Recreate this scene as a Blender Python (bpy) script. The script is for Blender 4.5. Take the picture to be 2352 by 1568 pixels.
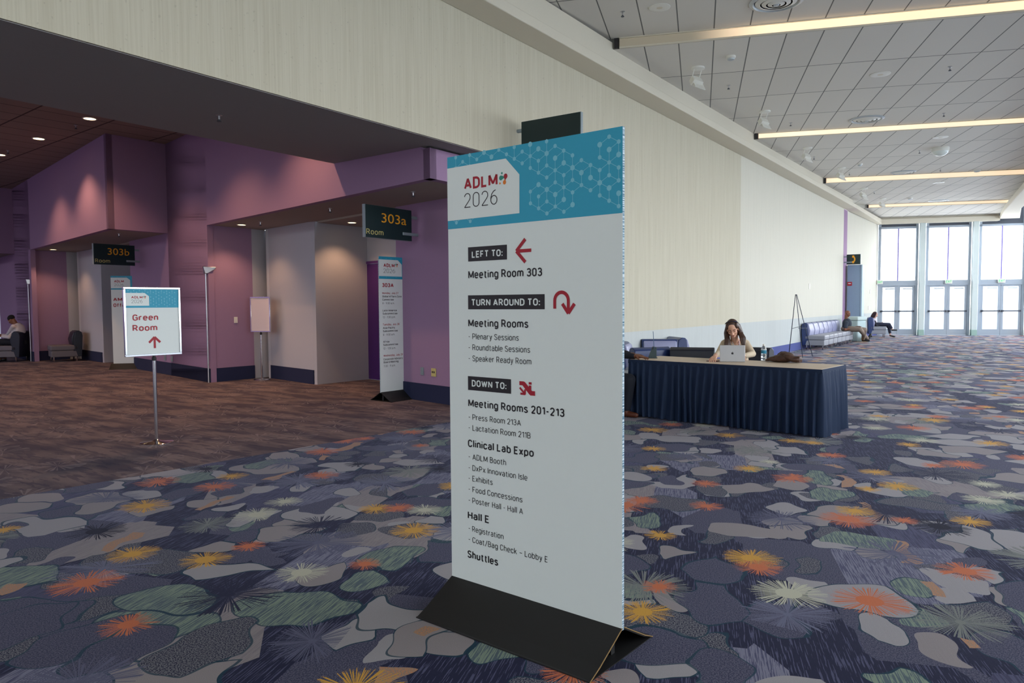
import bpy, math, random
import numpy as np
from mathutils import Vector, Matrix
PI = math.pi
S = bpy.context.scene
COL = S.collection
for o in list(bpy.data.objects): bpy.data.objects.remove(o)
rnd = random.Random(7)

# ---------------------------------------------------------------- camera
FPX = 1686.88849; PIT = .0513917563; ROL = -.0065963421; EYE = 1.5
_F = np.array([0, math.cos(PIT), -math.sin(PIT)]); _R = np.array([1., 0, 0]); _U = np.array([0, math.sin(PIT), math.cos(PIT)])
_c, _s = math.cos(ROL), math.sin(ROL)
_R, _U = _c*_R+_s*_U, -_s*_R+_c*_U
cd = bpy.data.cameras.new('camera'); cam = bpy.data.objects.new('camera', cd); COL.objects.link(cam)
cd.sensor_fit = 'HORIZONTAL'; cd.sensor_width = 36; cd.lens = FPX/2352*36; cd.clip_end = 500; cd.clip_start = .05
cam.matrix_world = Matrix(((_R[0], _U[0], -_F[0], 0), (_R[1], _U[1], -_F[1], 0), (_R[2], _U[2], -_F[2], EYE), (0, 0, 0, 1)))
S.camera = cam
# ---------------------------------------------------------------- light of the place
S.view_settings.view_transform = 'Standard'; S.view_settings.look = 'None'; S.view_settings.gamma = 1
S.view_settings.use_curve_mapping = False; S.view_settings.exposure = -0.2
w = bpy.data.worlds.new('sky'); S.world = w; w.use_nodes = True
wn = w.node_tree; bg = wn.nodes['Background']
tc = wn.nodes.new('ShaderNodeTexCoord'); sx = wn.nodes.new('ShaderNodeSeparateXYZ'); cr = wn.nodes.new('ShaderNodeValToRGB')
wn.links.new(tc.outputs['Generated'], sx.inputs[0]); wn.links.new(sx.outputs['Z'], cr.inputs[0])
cr.color_ramp.elements[0].position = 0; cr.color_ramp.elements[0].color = (1, 1, 1, 1)
cr.color_ramp.elements[1].position = .7; cr.color_ramp.elements[1].color = (.62, .78, 1, 1)
wn.links.new(cr.outputs[0], bg.inputs['Color']); bg.inputs['Strength'].default_value = 4.2

def az(d):
    a = math.radians(d); return np.array([math.sin(a), math.cos(a), 0.])
W = az(34.707); NW = np.array([-W[1], W[0], 0.])          # along the long wall, and from the hall into it
R = az(-43.62); NR = -np.array([-R[1], R[0], 0.])         # along the purple walls, and away from the hall
G = az(14.316); GR = az(104.316)                          # along the hall's ceiling grid, and across it
CAMP = np.array([0, 0, EYE])
def ray(x, y): return _F+_R*(x-1176)/FPX-_U*(y-784)/FPX
def FL(x, y, z=0.):
    d = ray(x, y); return CAMP+d*(z-EYE)/d[2]
def PL(x, y, P, n):
    d = ray(x, y); return CAMP+d*((np.array(P)-CAMP)@n)/(d@n)
def WN(t, n, z=0.): return W*t+NW*n+np.array([0, 0, z])
def AB(a, b, z=0.):
    m = np.array([[NW[0], NW[1]], [NR[0], NR[1]]]); p = np.linalg.solve(m, [a, b]); return np.array([p[0], p[1], z])
def HG(h, l, z=0.): return G*h+GR*l+np.array([0, 0, z])

def area(name, loc, aim, sx_, sy_, power, color):
    l = bpy.data.lights.new(name, 'AREA'); l.shape = 'RECTANGLE'; l.size = sx_; l.size_y = sy_; l.energy = power; l.color = color
    o = bpy.data.objects.new(name, l); COL.objects.link(o); o.location = loc
    o.rotation_euler = (Vector(aim)-Vector(loc)).to_track_quat('-Z', 'Y').to_euler()
    return o
NWALL = 5.7
FARH = 35.75
# daylight arriving through the end glazing and the tall side glazing (outside the glass)
RB1 = np.array([15.83, 22.873, 0]); RD = np.array([20.596-15.83, 31.357-22.873, 0]); RD /= np.linalg.norm(RD); RN = np.array([RD[1], -RD[0], 0])
def RW(t, n, z=0.): return RB1+RD*t+RN*n+np.array([0, 0, z])
DAY = (.80, .90, 1.0)
area('daylight_end', HG(FARH+1.6, 14, 3.2), HG(0, 8, 1.0), 14, 5.5, 1300, (.95, .97, 1.))
p_ = RW(0, 5.0, 4.2); area('daylight_side', p_, p_-RN*10+np.array([0, 0, -3.4]), 22, 5.0, 1250, DAY)
p_ = RW(-20, 4.3, 4.6); area('daylight_side', p_, p_-RN*10+np.array([0, 0, -4.0]), 16, 3.6, 380, (.84, .93, 1.))
area('back_fill', (-4.5, -8.8, 2.9), (-1.5, 5, 2.5), 12, 4.6, 980, (.88, .98, 1.))  # added fill lamp in front of the closed back wall, brightens the direction board

# ---------------------------------------------------------------- mesh helpers
class MB:
    def __init__(s): s.v = []; s.f = []
    def add(s, vs, fs):
        n = len(s.v); s.v += [tuple(float(q) for q in p) for p in vs]; s.f += [tuple(i+n for i in f) for f in fs]; return s
    def box(s, c, d, rz=0., M=None):
        x, y, z = d[0]/2, d[1]/2, d[2]/2
        vs = [Vector((a*x, b*y, e*z)) for e in (-1, 1) for b in (-1, 1) for a in (-1, 1)]
        r = M if M is not None else Matrix.Rotation(rz, 3, 'Z')
        vs = [r@q+Vector(c) for q in vs]
        return s.add(vs, [(0, 2, 3, 1), (4, 5, 7, 6), (0, 1, 5, 4), (2, 6, 7, 3), (0, 4, 6, 2), (1, 3, 7, 5)])
    def prism(s, poly, z0, z1):
        n = len(poly); ar = sum(poly[i][0]*poly[(i+1) % n][1]-poly[(i+1) % n][0]*poly[i][1] for i in range(n))
        if ar < 0: poly = poly[::-1]
        g = lambda z, i: z[i] if isinstance(z, (list, tuple)) else z
        if ar < 0:
            if isinstance(z0, (list, tuple)): z0 = z0[::-1]
            if isinstance(z1, (list, tuple)): z1 = z1[::-1]
        vs = [(poly[i][0], poly[i][1], g(z0, i)) for i in range(n)]+[(poly[i][0], poly[i][1], g(z1, i)) for i in range(n)]
        return s.add(vs, [tuple(range(n))[::-1], tuple(range(n, 2*n))]+[(i, (i+1) % n, n+(i+1) % n, n+i) for i in range(n)])
    def quad(s, a, b, c, d): return s.add([a, b, c, d], [(0, 1, 2, 3)])
    def tube(s, pts, r, n=10, cap=True):
        pts = [Vector(p) for p in pts]; rs = r if isinstance(r, (list, tuple)) else [r]*len(pts)
        rings = []; up = Vector((0, 0, 1)); prev = None
        for i, p in enumerate(pts):
            t = (pts[min(i+1, len(pts)-1)]-pts[max(i-1, 0)]).normalized()
            if prev is None:
                a = t.cross(up) if abs(t.z) < .95 else t.cross(Vector((1, 0, 0)))
            else: a = prev-t*prev.dot(t)
            a.normalize(); prev = a; b = t.cross(a)
            rings.append([p+(a*math.cos(k*2*PI/n)+b*math.sin(k*2*PI/n))*rs[i] for k in range(n)])
        vs = [q for g in rings for q in g]; fs = []
        for i in range(len(pts)-1):
            for k in range(n):
                k2 = (k+1) % n; fs.append((i*n+k, i*n+k2, (i+1)*n+k2, (i+1)*n+k))
        if cap: fs += [tuple(range(n))[::-1], tuple(range((len(pts)-1)*n, len(pts)*n))]
        return s.add(vs, fs)
    def lathe(s, prof, c=(0, 0, 0), n=32, axis='Z'):
        vs = []; fs = []
        for r, z in prof:
            for k in range(n):
                a = k*2*PI/n; vs.append((c[0]+r*math.cos(a), c[1]+r*math.sin(a), c[2]+z))
        m = len(prof)
        for i in range(m-1):
            for k in range(n):
                k2 = (k+1) % n; fs.append((i*n+k, i*n+k2, (i+1)*n+k2, (i+1)*n+k))
        if prof[0][0] > 1e-6: fs.append(tuple(range(n))[::-1])
        if prof[-1][0] > 1e-6: fs.append(tuple(range((m-1)*n, m*n)))
        return s.add(vs, fs)
    def ell(s, c, r, M=None, nu=20, nv=14):
        vs = []; fs = []
        for i in range(nv+1):
            t = PI*i/nv
            for k in range(nu):
                a = 2*PI*k/nu; q = Vector((r[0]*math.sin(t)*math.cos(a), r[1]*math.sin(t)*math.sin(a), r[2]*math.cos(t)))
                if M is not None: q = M@q
                vs.append(q+Vector(c))
        for i in range(nv):
            for k in range(nu):
                k2 = (k+1) % nu; fs.append((i*nu+k, (i+1)*nu+k, (i+1)*nu+k2, i*nu+k2))
        return s.add(vs, fs)
    def cap(s, a, b, ra, rb, n=12):                      # tapered limb with round ends
        a = Vector(a); b = Vector(b); d = (b-a); L = d.length or 1e-4; d = d/L
        pts = []; rs = []
        for k in range(5):
            t = PI/2*(1-k/4); pts.append(a-d*ra*math.sin(t)); rs.append(max(ra*math.cos(t), 1e-4))
        for k in range(5):
            t = PI/2*k/4; pts.append(b+d*rb*math.sin(t)); rs.append(max(rb*math.cos(t), 1e-4))
        return s.tube(pts, rs, n)
    def mesh(s, name='m'):
        me = bpy.data.meshes.new(name); me.from_pydata(s.v, [], s.f); me.update(); return me
    def build(s, name, m, parent=None, bevel=0., smooth=None, seg=2):
        me = s.mesh(name); o = bpy.data.objects.new(name, me); COL.objects.link(o)
        if m is not None: me.materials.append(m)
        if parent is not None: o.parent = parent
        if bevel:
            b = o.modifiers.new('b', 'BEVEL'); b.width = bevel; b.segments = seg; b.limit_method = 'ANGLE'; b.angle_limit = math.radians(35)
            if smooth is None: smooth = 40
        if smooth:
            me.polygons.foreach_set('use_smooth', [True]*len(me.polygons)); me.set_sharp_from_angle(angle=math.radians(smooth))
        return o
def tag(o, label=None, cat=None, group=None, kind=None):
    if label: o['label'] = label
    if cat: o['category'] = cat
    if group: o['group'] = group
    if kind: o['kind'] = kind
    return o
def thing(name, loc, label, cat, group=None, rz=0.):
    o = bpy.data.objects.new(name, None); COL.objects.link(o); o.empty_display_size = .1
    o.location = Vector([float(q) for q in loc]); o.rotation_euler = (0, 0, rz); return tag(o, label, cat, group)
def struct(name, mb, m, **k): return tag(mb.build(name, m, **k), kind='structure')
def kids(o): return [c for c in bpy.data.objects if c.parent == o]
def dup(o, loc=None, rz=None, label=None, parent=None, sc=None):
    c = o.copy(); COL.objects.link(c)
    if parent is not None: c.parent = parent
    if loc is not None: c.location = Vector([float(q) for q in loc])
    if rz is not None: c.rotation_euler = (0, 0, rz)
    if label: c['label'] = label
    if sc: c.scale = (sc, sc, sc)
    for k in kids(o): dup(k, parent=c)
    return c
def solid(mb, name, m, parent, voxel=.008, smooth=6, deform=None):
    """union of overlapping volumes -> one continuous skin"""
    me = mb.mesh(name); o = bpy.data.objects.new(name, me); COL.objects.link(o)
    r = o.modifiers.new('r', 'REMESH'); r.mode = 'VOXEL'; r.voxel_size = voxel; r.use_smooth_shade = True
    if smooth:
        q = o.modifiers.new('s', 'SMOOTH'); q.factor = .5; q.iterations = smooth
    dg = bpy.context.evaluated_depsgraph_get(); me2 = bpy.data.meshes.new_from_object(o.evaluated_get(dg))
    o.modifiers.clear(); o.data = me2; bpy.data.meshes.remove(me); me2.name = name
    me2.materials.clear(); me2.materials.append(m)
    me2.polygons.foreach_set('use_smooth', [True]*len(me2.polygons))
    if parent is not None: o.parent = parent
    return o

# ---------------------------------------------------------------- materials
def srgb(r, g, b):
    f = lambda c: (c/12.92 if c <= .04045 else ((c+.055)/1.055)**2.4)
    return (f(r/255), f(g/255), f(b/255), 1)
class NT:
    def __init__(s, name):
        s.m = bpy.data.materials.new(name); s.m.use_nodes = True; s.t = s.m.node_tree; s.b = s.t.nodes['Principled BSDF']
    def n(s, ty, **k):
        q = s.t.nodes.new(ty)
        for a, b in k.items(): setattr(q, a, b)
        return q
    def put(s, sock, v):
        if isinstance(v, bpy.types.NodeSocket): s.t.links.new(v, sock)
        elif isinstance(v, (int, float)) and sock.type in ('RGBA', 'VECTOR'): sock.default_value = (v, v, v, 1)[:len(sock.default_value)]
        elif isinstance(v, tuple) and sock.type == 'VECTOR': sock.default_value = v[:3]
        else: sock.default_value = v
    def M(s, op, a, b=0., c=0.):
        q = s.n('ShaderNodeMath', operation=op); s.put(q.inputs[0], a); s.put(q.inputs[1], b); s.put(q.inputs[2], c); return q.outputs[0]
    def V(s, op, a, b=(0, 0, 0)):
        q = s.n('ShaderNodeVectorMath', operation=op); s.put(q.inputs[0], a)
        if op == 'SCALE': s.put(q.inputs['Scale'], b)
        else: s.put(q.inputs[1], b)
        return q.outputs['Value'] if op in ('LENGTH', 'DOT_PRODUCT') else q.outputs[0]
    def mix(s, f, a, b, bt='MIX'):
        q = s.n('ShaderNodeMix', data_type='RGBA', blend_type=bt); s.put(q.inputs[0], f); s.put(q.inputs[6], a); s.put(q.inputs[7], b); return q.outputs[2]
    def sep(s, v): q = s.n('ShaderNodeSeparateXYZ'); s.put(q.inputs[0], v); return q.outputs
    def com(s, x, y, z=0.):
        q = s.n('ShaderNodeCombineXYZ'); s.put(q.inputs[0], x); s.put(q.inputs[1], y); s.put(q.inputs[2], z); return q.outputs[0]
    def obj(s): return s.n('ShaderNodeTexCoord').outputs['Object']
    def map(s, v, rz=0., sc=(1, 1, 1), loc=(0, 0, 0)):
        q = s.n('ShaderNodeMapping'); s.put(q.inputs[0], v); q.inputs['Rotation'].default_value = (0, 0, rz); q.inputs['Scale'].default_value = sc; q.inputs['Location'].default_value = loc; return q.outputs[0]
    def noise(s, v, sc=5., det=2., dim='3D', rough=.5):
        q = s.n('ShaderNodeTexNoise', noise_dimensions=dim)
        if dim == '1D': s.put(q.inputs['W'], v)
        else: s.put(q.inputs['Vector'], v)
        q.inputs['Scale'].default_value = sc; q.inputs['Detail'].default_value = det; q.inputs['Roughness'].default_value = rough; return q.outputs['Fac']
    def vor(s, v, sc=5., feat='F1', dist='EUCLIDEAN', rnd=1., dim='2D'):
        q = s.n('ShaderNodeTexVoronoi', voronoi_dimensions=dim, feature=feat)
        if feat == 'F1': q.distance = dist
        s.put(q.inputs['Vector'], v); q.inputs['Scale'].default_value = sc; q.inputs['Randomness'].default_value = rnd; return q.outputs
    def ramp(s, f, stops, const=False):
        q = s.n('ShaderNodeValToRGB'); s.put(q.inputs[0], f); r = q.color_ramp
        if const: r.interpolation = 'CONSTANT'
        while len(r.elements) < len(stops): r.elements.new(.5)
        for e, (p, c) in zip(r.elements, stops): e.position = p; e.color = c if not isinstance(c, (int, float)) else (c, c, c, 1)
        return q.outputs[0]
    def bump(s, h, st=.3, d=.01):
        q = s.n('ShaderNodeBump'); s.put(q.inputs['Height'], h); q.inputs['Strength'].default_value = st; q.inputs['Distance'].default_value = d; s.t.links.new(q.outputs[0], s.b.inputs['Normal'])
    def done(s, col=None, rough=.6, metal=0., spec=None):
        if col is not None: s.put(s.b.inputs['Base Color'], col)
        s.put(s.b.inputs['Roughness'], rough); s.b.inputs['Metallic'].default_value = metal
        if spec is not None: s.b.inputs['Specular IOR Level'].default_value = spec
        return s.m
def mat(name, c, rough=.6, metal=0., grain=.05, gs=40., bump=0., spec=None):
    t = NT(name); n = t.noise(t.obj(), gs, 3)
    k = t.M('ADD', t.M('MULTIPLY', n, 2*grain), 1-grain)
    col = t.mix(1., c, t.com(k, k, k), 'MULTIPLY')
    if bump: t.bump(n, bump, .004)
    return t.done(col, rough, metal, spec)
def emit(name, c, st):
    t = NT(name); t.b.inputs['Emission Color'].default_value = c; t.b.inputs['Emission Strength'].default_value = st; return t.done(c, .5)

# floral carpet of the hall
def carpet():
    t = NT('floral_carpet'); P = t.map(t.obj(), rz=math.radians(14.316))        # x across, y along the hall
    warp = t.n('ShaderNodeTexNoise', noise_dimensions='2D'); t.put(warp.inputs['Vector'], P); warp.inputs['Scale'].default_value = 4.5; warp.inputs['Detail'].default_value = 0.
    wv = t.V('SCALE', t.V('SUBTRACT', warp.outputs['Color'], (.5, .5, .5)), .16)
    PW_ = t.V('ADD', P, wv)
    fib = t.noise(P, 420., 1, '2D'); fib2 = t.noise(P, 150., 2, '2D')
    stripe = t.noise(t.map(P, sc=(150, 6, 1)), 1., 2, '2D')
    stripew = t.noise(t.map(P, sc=(60, 3, 1)), 1., 2, '2D')
    navy = srgb(36, 37, 62); slate = srgb(84, 84, 110); taupe = srgb(150, 140, 140); lav = srgb(128, 126, 144); cream = srgb(196, 192, 170)
    teal = srgb(28, 62, 76); green = srgb(132, 146, 128); gold = srgb(214, 160, 66); orange = srgb(204, 114, 74); pale = srgb(162, 156, 158); ink = srgb(18, 18, 36)
    # blocks
    bl = t.vor(t.map(P, sc=(1, .55, 1)), 2.6, 'F1', 'CHEBYCHEV', .7)
    bc = t.sep(bl['Color'])
    kind = bc[0]
    sm = t.M('GREATER_THAN', stripe, .52); sm2 = t.M('GREATER_THAN', stripe, .6)
    b_navy = t.mix(sm2, navy, slate); b_slate = t.mix(sm, slate, srgb(66, 64, 90)); b_taupe = t.mix(sm, taupe, srgb(138, 128, 132)); b_lav = t.mix(sm, lav, slate)
    spk = t.M('GREATER_THAN', fib2, .5)
    b_spk = t.mix(spk, srgb(62, 62, 84), srgb(96, 94, 112))
    col = t.mix(t.M('GREATER_THAN', kind, .50), b_navy, b_spk)
    col = t.mix(t.M('GREATER_THAN', kind, .66), col, b_slate)
    col = t.mix(t.M('GREATER_THAN', kind, .78), col, b_taupe)
    col = t.mix(t.M('GREATER_THAN', kind, .9), col, b_lav)
    # rounded petal patches separated by teal gaps
    def cobble(col, sc, loc, stretch, msc, mthr, cut):
        q = t.map(PW_, sc=stretch, loc=loc); v = t.vor(q, sc, 'F1', 'EUCLIDEAN', .95); e = t.n('ShaderNodeTexVoronoi', voronoi_dimensions='2D', feature='DISTANCE_TO_EDGE'); t.put(e.inputs['Vector'], q); e.inputs['Scale'].default_value = sc; e.inputs['Randomness'].default_value = .95
        vc = t.sep(v['Color']); on = t.M('GREATER_THAN', vc[0], mthr)
        rad = t.M('ADD', .36, t.M('MULTIPLY', vc[1], .22))
        a = t.M('MULTIPLY', on, t.M('MULTIPLY', t.M('GREATER_THAN', e.outputs['Distance'], .035), t.M('LESS_THAN', v['Distance'], rad)))
        rim = t.M('MULTIPLY', t.M('MULTIPLY', on, t.M('GREATER_THAN', vc[1], .35)), t.M('LESS_THAN', v['Distance'], t.M('ADD', rad, .024)))
        gr = t.mix(t.M('GREATER_THAN', stripe, .5), green, srgb(88, 102, 108))
        f = t.mix(t.M('GREATER_THAN', vc[2], cut[0]), t.mix(spk, srgb(44, 44, 66), srgb(120, 118, 122)), b_spk)
        f = t.mix(t.M('GREATER_THAN', vc[2], cut[1]), f, pale); f = t.mix(t.M('GREATER_THAN', vc[2], cut[2]), f, taupe); f = t.mix(t.M('GREATER_THAN', vc[2], cut[3]), f, gr)
        return t.mix(a, t.mix(t.M('MULTIPLY', rim, .85), col, teal), f)
    col = cobble(col, 3.4, (3, 1, 0), (1.25, 1, 1), 1, .52, (.26, .40, .70, .87))
    col = cobble(col, 2.35, (9, 4, 0), (.72, 1.1, 1), 1, .62, (.1, .34, .62, .84))
    col = cobble(col, 2.9, (5, 7, 0), (1.1, .7, 1), 1, .72, (.1, .5, .75, .9))
    def polar(sc, loc, r=.85):
        q = t.map(P, loc=loc); v = t.vor(q, sc, 'F1', 'EUCLIDEAN', r); d = t.V('SUBTRACT', q, v['Position']); s3 = t.sep(d); vc = t.sep(v['Color'])
        return t.V('LENGTH', t.com(s3[0], s3[1])), t.M('ARCTAN2', s3[1], s3[0]), vc
    # fine radiating strokes, then starbursts
    def star(col, sc, loc, thr, R0, pal, dens=30., core=.42, rv=.5):
        r, th, vc = polar(sc, loc, .9)
        on = t.M('GREATER_THAN', vc[0], thr)
        RR = t.M('MULTIPLY', R0, t.M('ADD', 1-rv/2, t.M('MULTIPLY', vc[1], rv)))
        circ = t.com(t.M('COSINE', th), t.M('SINE', th), t.M('MULTIPLY', vc[2], 30))
        nz = t.noise(circ, dens/6.3, 1); big = t.noise(circ, 1.1, 0)
        ext = t.M('MULTIPLY', RR, t.M('ADD', .50, t.M('MULTIPLY', t.M('ADD', nz, t.M('MULTIPLY', big, .5)), .58)))
        spoke = t.M('GREATER_THAN', t.noise(circ, dens/3.2, 0), t.M('ADD', .36, t.M('MULTIPLY', t.M('DIVIDE', r, RR), .22)))
        fz = t.M('MULTIPLY', t.M('SUBTRACT', fib2, .5), .07)
        a = t.M('MULTIPLY', t.M('LESS_THAN', t.M('ADD', r, fz), ext), t.M('MAXIMUM', spoke, t.M('LESS_THAN', r, t.M('MULTIPLY', RR, core))))
        return t.mix(t.M('MULTIPLY', on, a), col, t.ramp(vc[2], pal, True))
    s3p = t.sep(PW_); bx = t.M('ABSOLUTE', t.M('SUBTRACT', t.M('FRACT', t.M('MULTIPLY', s3p[0], .42)), .5)); seg_ = t.noise(t.com(t.M('MULTIPLY', s3p[1], 2.2), t.M('FLOOR', t.M('MULTIPLY', s3p[0], .42))), 1., 0, '2D')
    barm = t.M('MULTIPLY', t.M('LESS_THAN', bx, .016), t.M('GREATER_THAN', seg_, .52))
    col = t.mix(barm, col, t.mix(spk, srgb(196, 136, 96), srgb(150, 134, 120)))
    col = star(col, 1.35, (4.4, 8.3, 0), .5, .25, [(0, srgb(98, 98, 120)), (.30, srgb(128, 130, 124)), (.6, srgb(110, 110, 132)), (.85, navy)], 86, .10)
    col = star(col, 1.45, (2.2, .7, 0), .30, .165, [(0, orange), (.34, gold), (.66, ink), (.80, cream)], 84, .34)
    col = star(col, 1.2, (6.7, 3.7, 0), .45, .125, [(0, gold), (.4, orange), (.72, cream)], 76, .38)
    k = t.M('ADD', .62, t.M('MULTIPLY', fib, .5))
    col = t.mix(1., col, t.com(k, k, k), 'MULTIPLY')
    t.bump(t.M('ADD', fib, stripew), .25, .004)
    t.b.inputs['Sheen Weight'].default_value = .10; t.b.inputs['Sheen Roughness'].default_value = .3; t.b.inputs['Sheen Tint'].default_value = (.72, .74, 1, 1)
    return t.done(col, .95, 0, .15)
def carpet2():
    t = NT('mauve_carpet'); P = t.map(t.obj(), rz=math.radians(34.7))
    a = t.noise(t.map(P, sc=(1.0, 3.2, 1)), 1.2, 4, '2D'); b = t.noise(t.map(P, sc=(3, 16, 1)), 1., 3, '2D'); f = t.noise(P, 300., 1, '2D')
    col = t.mix(t.ramp(a, [(.38, 0), (.62, 1.)]), srgb(84, 76, 86), srgb(124, 108, 108))
    col = t.mix(t.M('MULTIPLY', t.M('GREATER_THAN', b, .6), .5), col, srgb(64, 60, 78))
    v = t.vor(P, 1.6, 'F1', 'EUCLIDEAN', .9); d = t.V('SUBTRACT', P, v['Position']); s3 = t.sep(d); th = t.M('ARCTAN2', s3[1], s3[0]); r = t.V('LENGTH', t.com(s3[0], s3[1]))
    sp = t.M('GREATER_THAN', t.noise(t.com(t.M('COSINE', th), t.M('SINE', th), t.sep(v['Color'])[0]), 9., 0), .58)
    m = t.M('MULTIPLY', t.M('MULTIPLY', sp, t.M('LESS_THAN', r, .24)), .4)
    col = t.mix(m, col, srgb(160, 146, 146))
    k = t.M('ADD', .8, t.M('MULTIPLY', f, .4)); col = t.mix(1., col, t.com(k, k, k), 'MULTIPLY'); t.bump(f, .2, .003)
    return t.done(col, .95, 0, .15)
def striated(name, c1, c2, amt=1., ang=34.707):
    t = NT(name); o = t.obj(); P = t.map(o, rz=math.radians(ang)); s3 = t.sep(P)
    q = t.com(t.M('MULTIPLY', s3[1], 55), t.M('MULTIPLY', s3[2], .9)); n = t.noise(q, 1., 3, '2D', .6)
    q2 = t.com(t.M('MULTIPLY', s3[1], 9), t.M('MULTIPLY', s3[2], .35)); n2 = t.noise(q2, 1., 2, '2D')
    f = t.ramp(t.M('ADD', t.M('MULTIPLY', n, .7), t.M('MULTIPLY', n2, .3)), [(.34, 0.), (.62, 1.)])
    dots = t.M('LESS_THAN', t.noise(o, 26., 1), .27)
    col = t.mix(t.M('MULTIPLY', f, amt), c1, c2); col = t.mix(t.M('MULTIPLY', dots, .25*amt), col, srgb(120, 112, 96))
    t.bump(n, .12*amt, .004); return t.done(col, .85)
def tiles(name, c, line, sx_, sy_, ox, oy, rot, lw=.012, per=None):
    t = NT(name); P = t.map(t.obj(), rz=math.radians(rot)); s3 = t.sep(P)
    fx = t.M('FRACT', t.M('DIVIDE', t.M('SUBTRACT', s3[0], ox), sx_)); fy = t.M('FRACT', t.M('DIVIDE', t.M('SUBTRACT', s3[1], oy), sy_))
    ex = t.M('LESS_THAN', t.M('MINIMUM', fx, t.M('SUBTRACT', 1, fx)), lw/sx_); ey = t.M('LESS_THAN', t.M('MINIMUM', fy, t.M('SUBTRACT', 1, fy)), lw*1.3/sy_)
    g = t.M('MAXIMUM', ex, ey); n = t.noise(t.obj(), 260, 2)
    ix = t.M('FLOOR', t.M('DIVIDE', t.M('SUBTRACT', s3[0], ox), sx_)); iy = t.M('FLOOR', t.M('DIVIDE', t.M('SUBTRACT', s3[1], oy), sy_))
    wn_ = t.n('ShaderNodeTexWhiteNoise', noise_dimensions='2D'); t.put(wn_.inputs['Vector'], t.com(ix, iy))
    k = t.M('ADD', .90, t.M('ADD', t.M('MULTIPLY', n, .08), t.M('MULTIPLY', wn_.outputs['Value'], .07)))
    col = t.mix(g, t.mix(1., c, t.com(k, k, k), 'MULTIPLY'), line)
    t.bump(t.M('SUBTRACT', t.M('MULTIPLY', n, .3), g), .35, .006); return t.done(col, .9)

M = {}
M['carpet'] = carpet(); M['carpet2'] = carpet2()
M['wall'] = striated('beige_striated_wall', srgb(196, 189, 168), srgb(211, 205, 186), .7)
M['wall2'] = striated('smooth_lit_cream_wall', srgb(212, 208, 194), srgb(222, 218, 204), .5)  # smoother finish; the brighter light on the long wall's far stretch is painted in
M['dado'] = striated('pale_dado', srgb(192, 196, 194), srgb(202, 206, 204), .6)
M['beam'] = mat('cream_beam', srgb(222, 214, 196), .7, grain=.02)
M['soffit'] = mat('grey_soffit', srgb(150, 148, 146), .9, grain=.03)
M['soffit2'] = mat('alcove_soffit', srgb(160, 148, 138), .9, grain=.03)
M['purple'] = mat('lavender_purple_wall', srgb(158, 127, 160), .85, grain=.03)
M['grey'] = mat('pale_grey_wall', srgb(190, 190, 198), .85, grain=.02)
M['navyb'] = mat('navy_base_carpet', srgb(30, 38, 72), .95, grain=.15, gs=90)
M['blueb'] = mat('blue_base_carpet', srgb(84, 92, 150), .95, grain=.15, gs=90)
M['door'] = mat('violet_door', srgb(84, 40, 118), .5, grain=.03)
M['doorf'] = mat('violet_door_frame', srgb(96, 48, 124), .45, grain=.03)
M['tiles'] = tiles('ceiling_tiles', srgb(226, 222, 214), srgb(116, 116, 112), .525, 1.75, .189, 11.86, 14.316, .009)
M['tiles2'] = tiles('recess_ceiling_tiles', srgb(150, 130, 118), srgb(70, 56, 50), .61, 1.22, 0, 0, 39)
M['alu'] = mat('grey_door_frame', srgb(158, 168, 180), .5, .1, grain=.03)
M['alu2'] = mat('pale_frame', srgb(190, 196, 200), .45, .2, grain=.03)
M['violet'] = mat('fringe_tinted_mullion', srgb(120, 108, 190), .5, grain=.02)  # violet lens fringe against the bright glazing, put into the bar's colour
M['dark'] = mat('dark_louvre_panel', srgb(78, 82, 92), .7, grain=.08)
M['colm'] = mat('sage_column', srgb(204, 214, 212), .7, grain=.03)
M['chrome'] = mat('polished_chrome', (.85, .85, .87, 1), .12, 1., grain=.01)
M['steel'] = mat('brushed_steel', (.55, .55, .57, 1), .3, 1., grain=.04)
M['white'] = mat('white_print', srgb(228, 234, 232), .5, grain=.01)
M['whitep'] = mat('white_plastic', srgb(232, 230, 222), .45, grain=.02)
M['blank'] = mat('blank_poster', srgb(226, 212, 216), .6, grain=.01)
M['cyan'] = mat('cyan_print', srgb(40, 158, 190), .5, grain=.02)
M['cyanl'] = mat('pale_cyan_lines', srgb(124, 196, 214), .5, grain=.01)
M['red'] = mat('dark_red_print', srgb(166, 16, 38), .5, grain=.01)
M['ink'] = mat('black_print', srgb(28, 24, 28), .5, grain=.02)
M['teal'] = mat('teal_print', srgb(40, 138, 122), .5, grain=.01)
M['orange'] = mat('orange_print', srgb(224, 122, 30), .5, grain=.01)
M['blackc'] = mat('black_cardboard', srgb(22, 20, 20), .55, grain=.06)
M['kraft'] = mat('kraft_edge', srgb(150, 118, 72), .8, grain=.1)
M['signg'] = mat('dark_green_sign', srgb(6, 38, 40), .45, grain=.02)
M['amber'] = mat('amber_lettering', srgb(236, 160, 24), .5, grain=.01)
M['straw'] = mat('straw_lettering', srgb(204, 190, 120), .5, grain=.01)
M['alug'] = mat('grey_sign_edge', srgb(140, 152, 158), .5, .3, grain=.02)
M['vinyln'] = mat('navy_vinyl', srgb(30, 52, 104), .35, grain=.04, spec=.6)
M['vinyll'] = mat('slate_lavender_vinyl', srgb(146, 148, 182), .35, grain=.03, spec=.6)
M['vinylg'] = mat('grey_vinyl', srgb(146, 148, 158), .4, grain=.04, spec=.5)
M['vinylk'] = mat('black_vinyl', srgb(24, 28, 44), .4, grain=.04)
M['vinylb'] = mat('taupe_grey_seat', srgb(108, 102, 108), .6, grain=.04)
M['skirt'] = mat('navy_satin_skirt', srgb(6, 34, 66), .75, grain=.08, gs=60)
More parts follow.
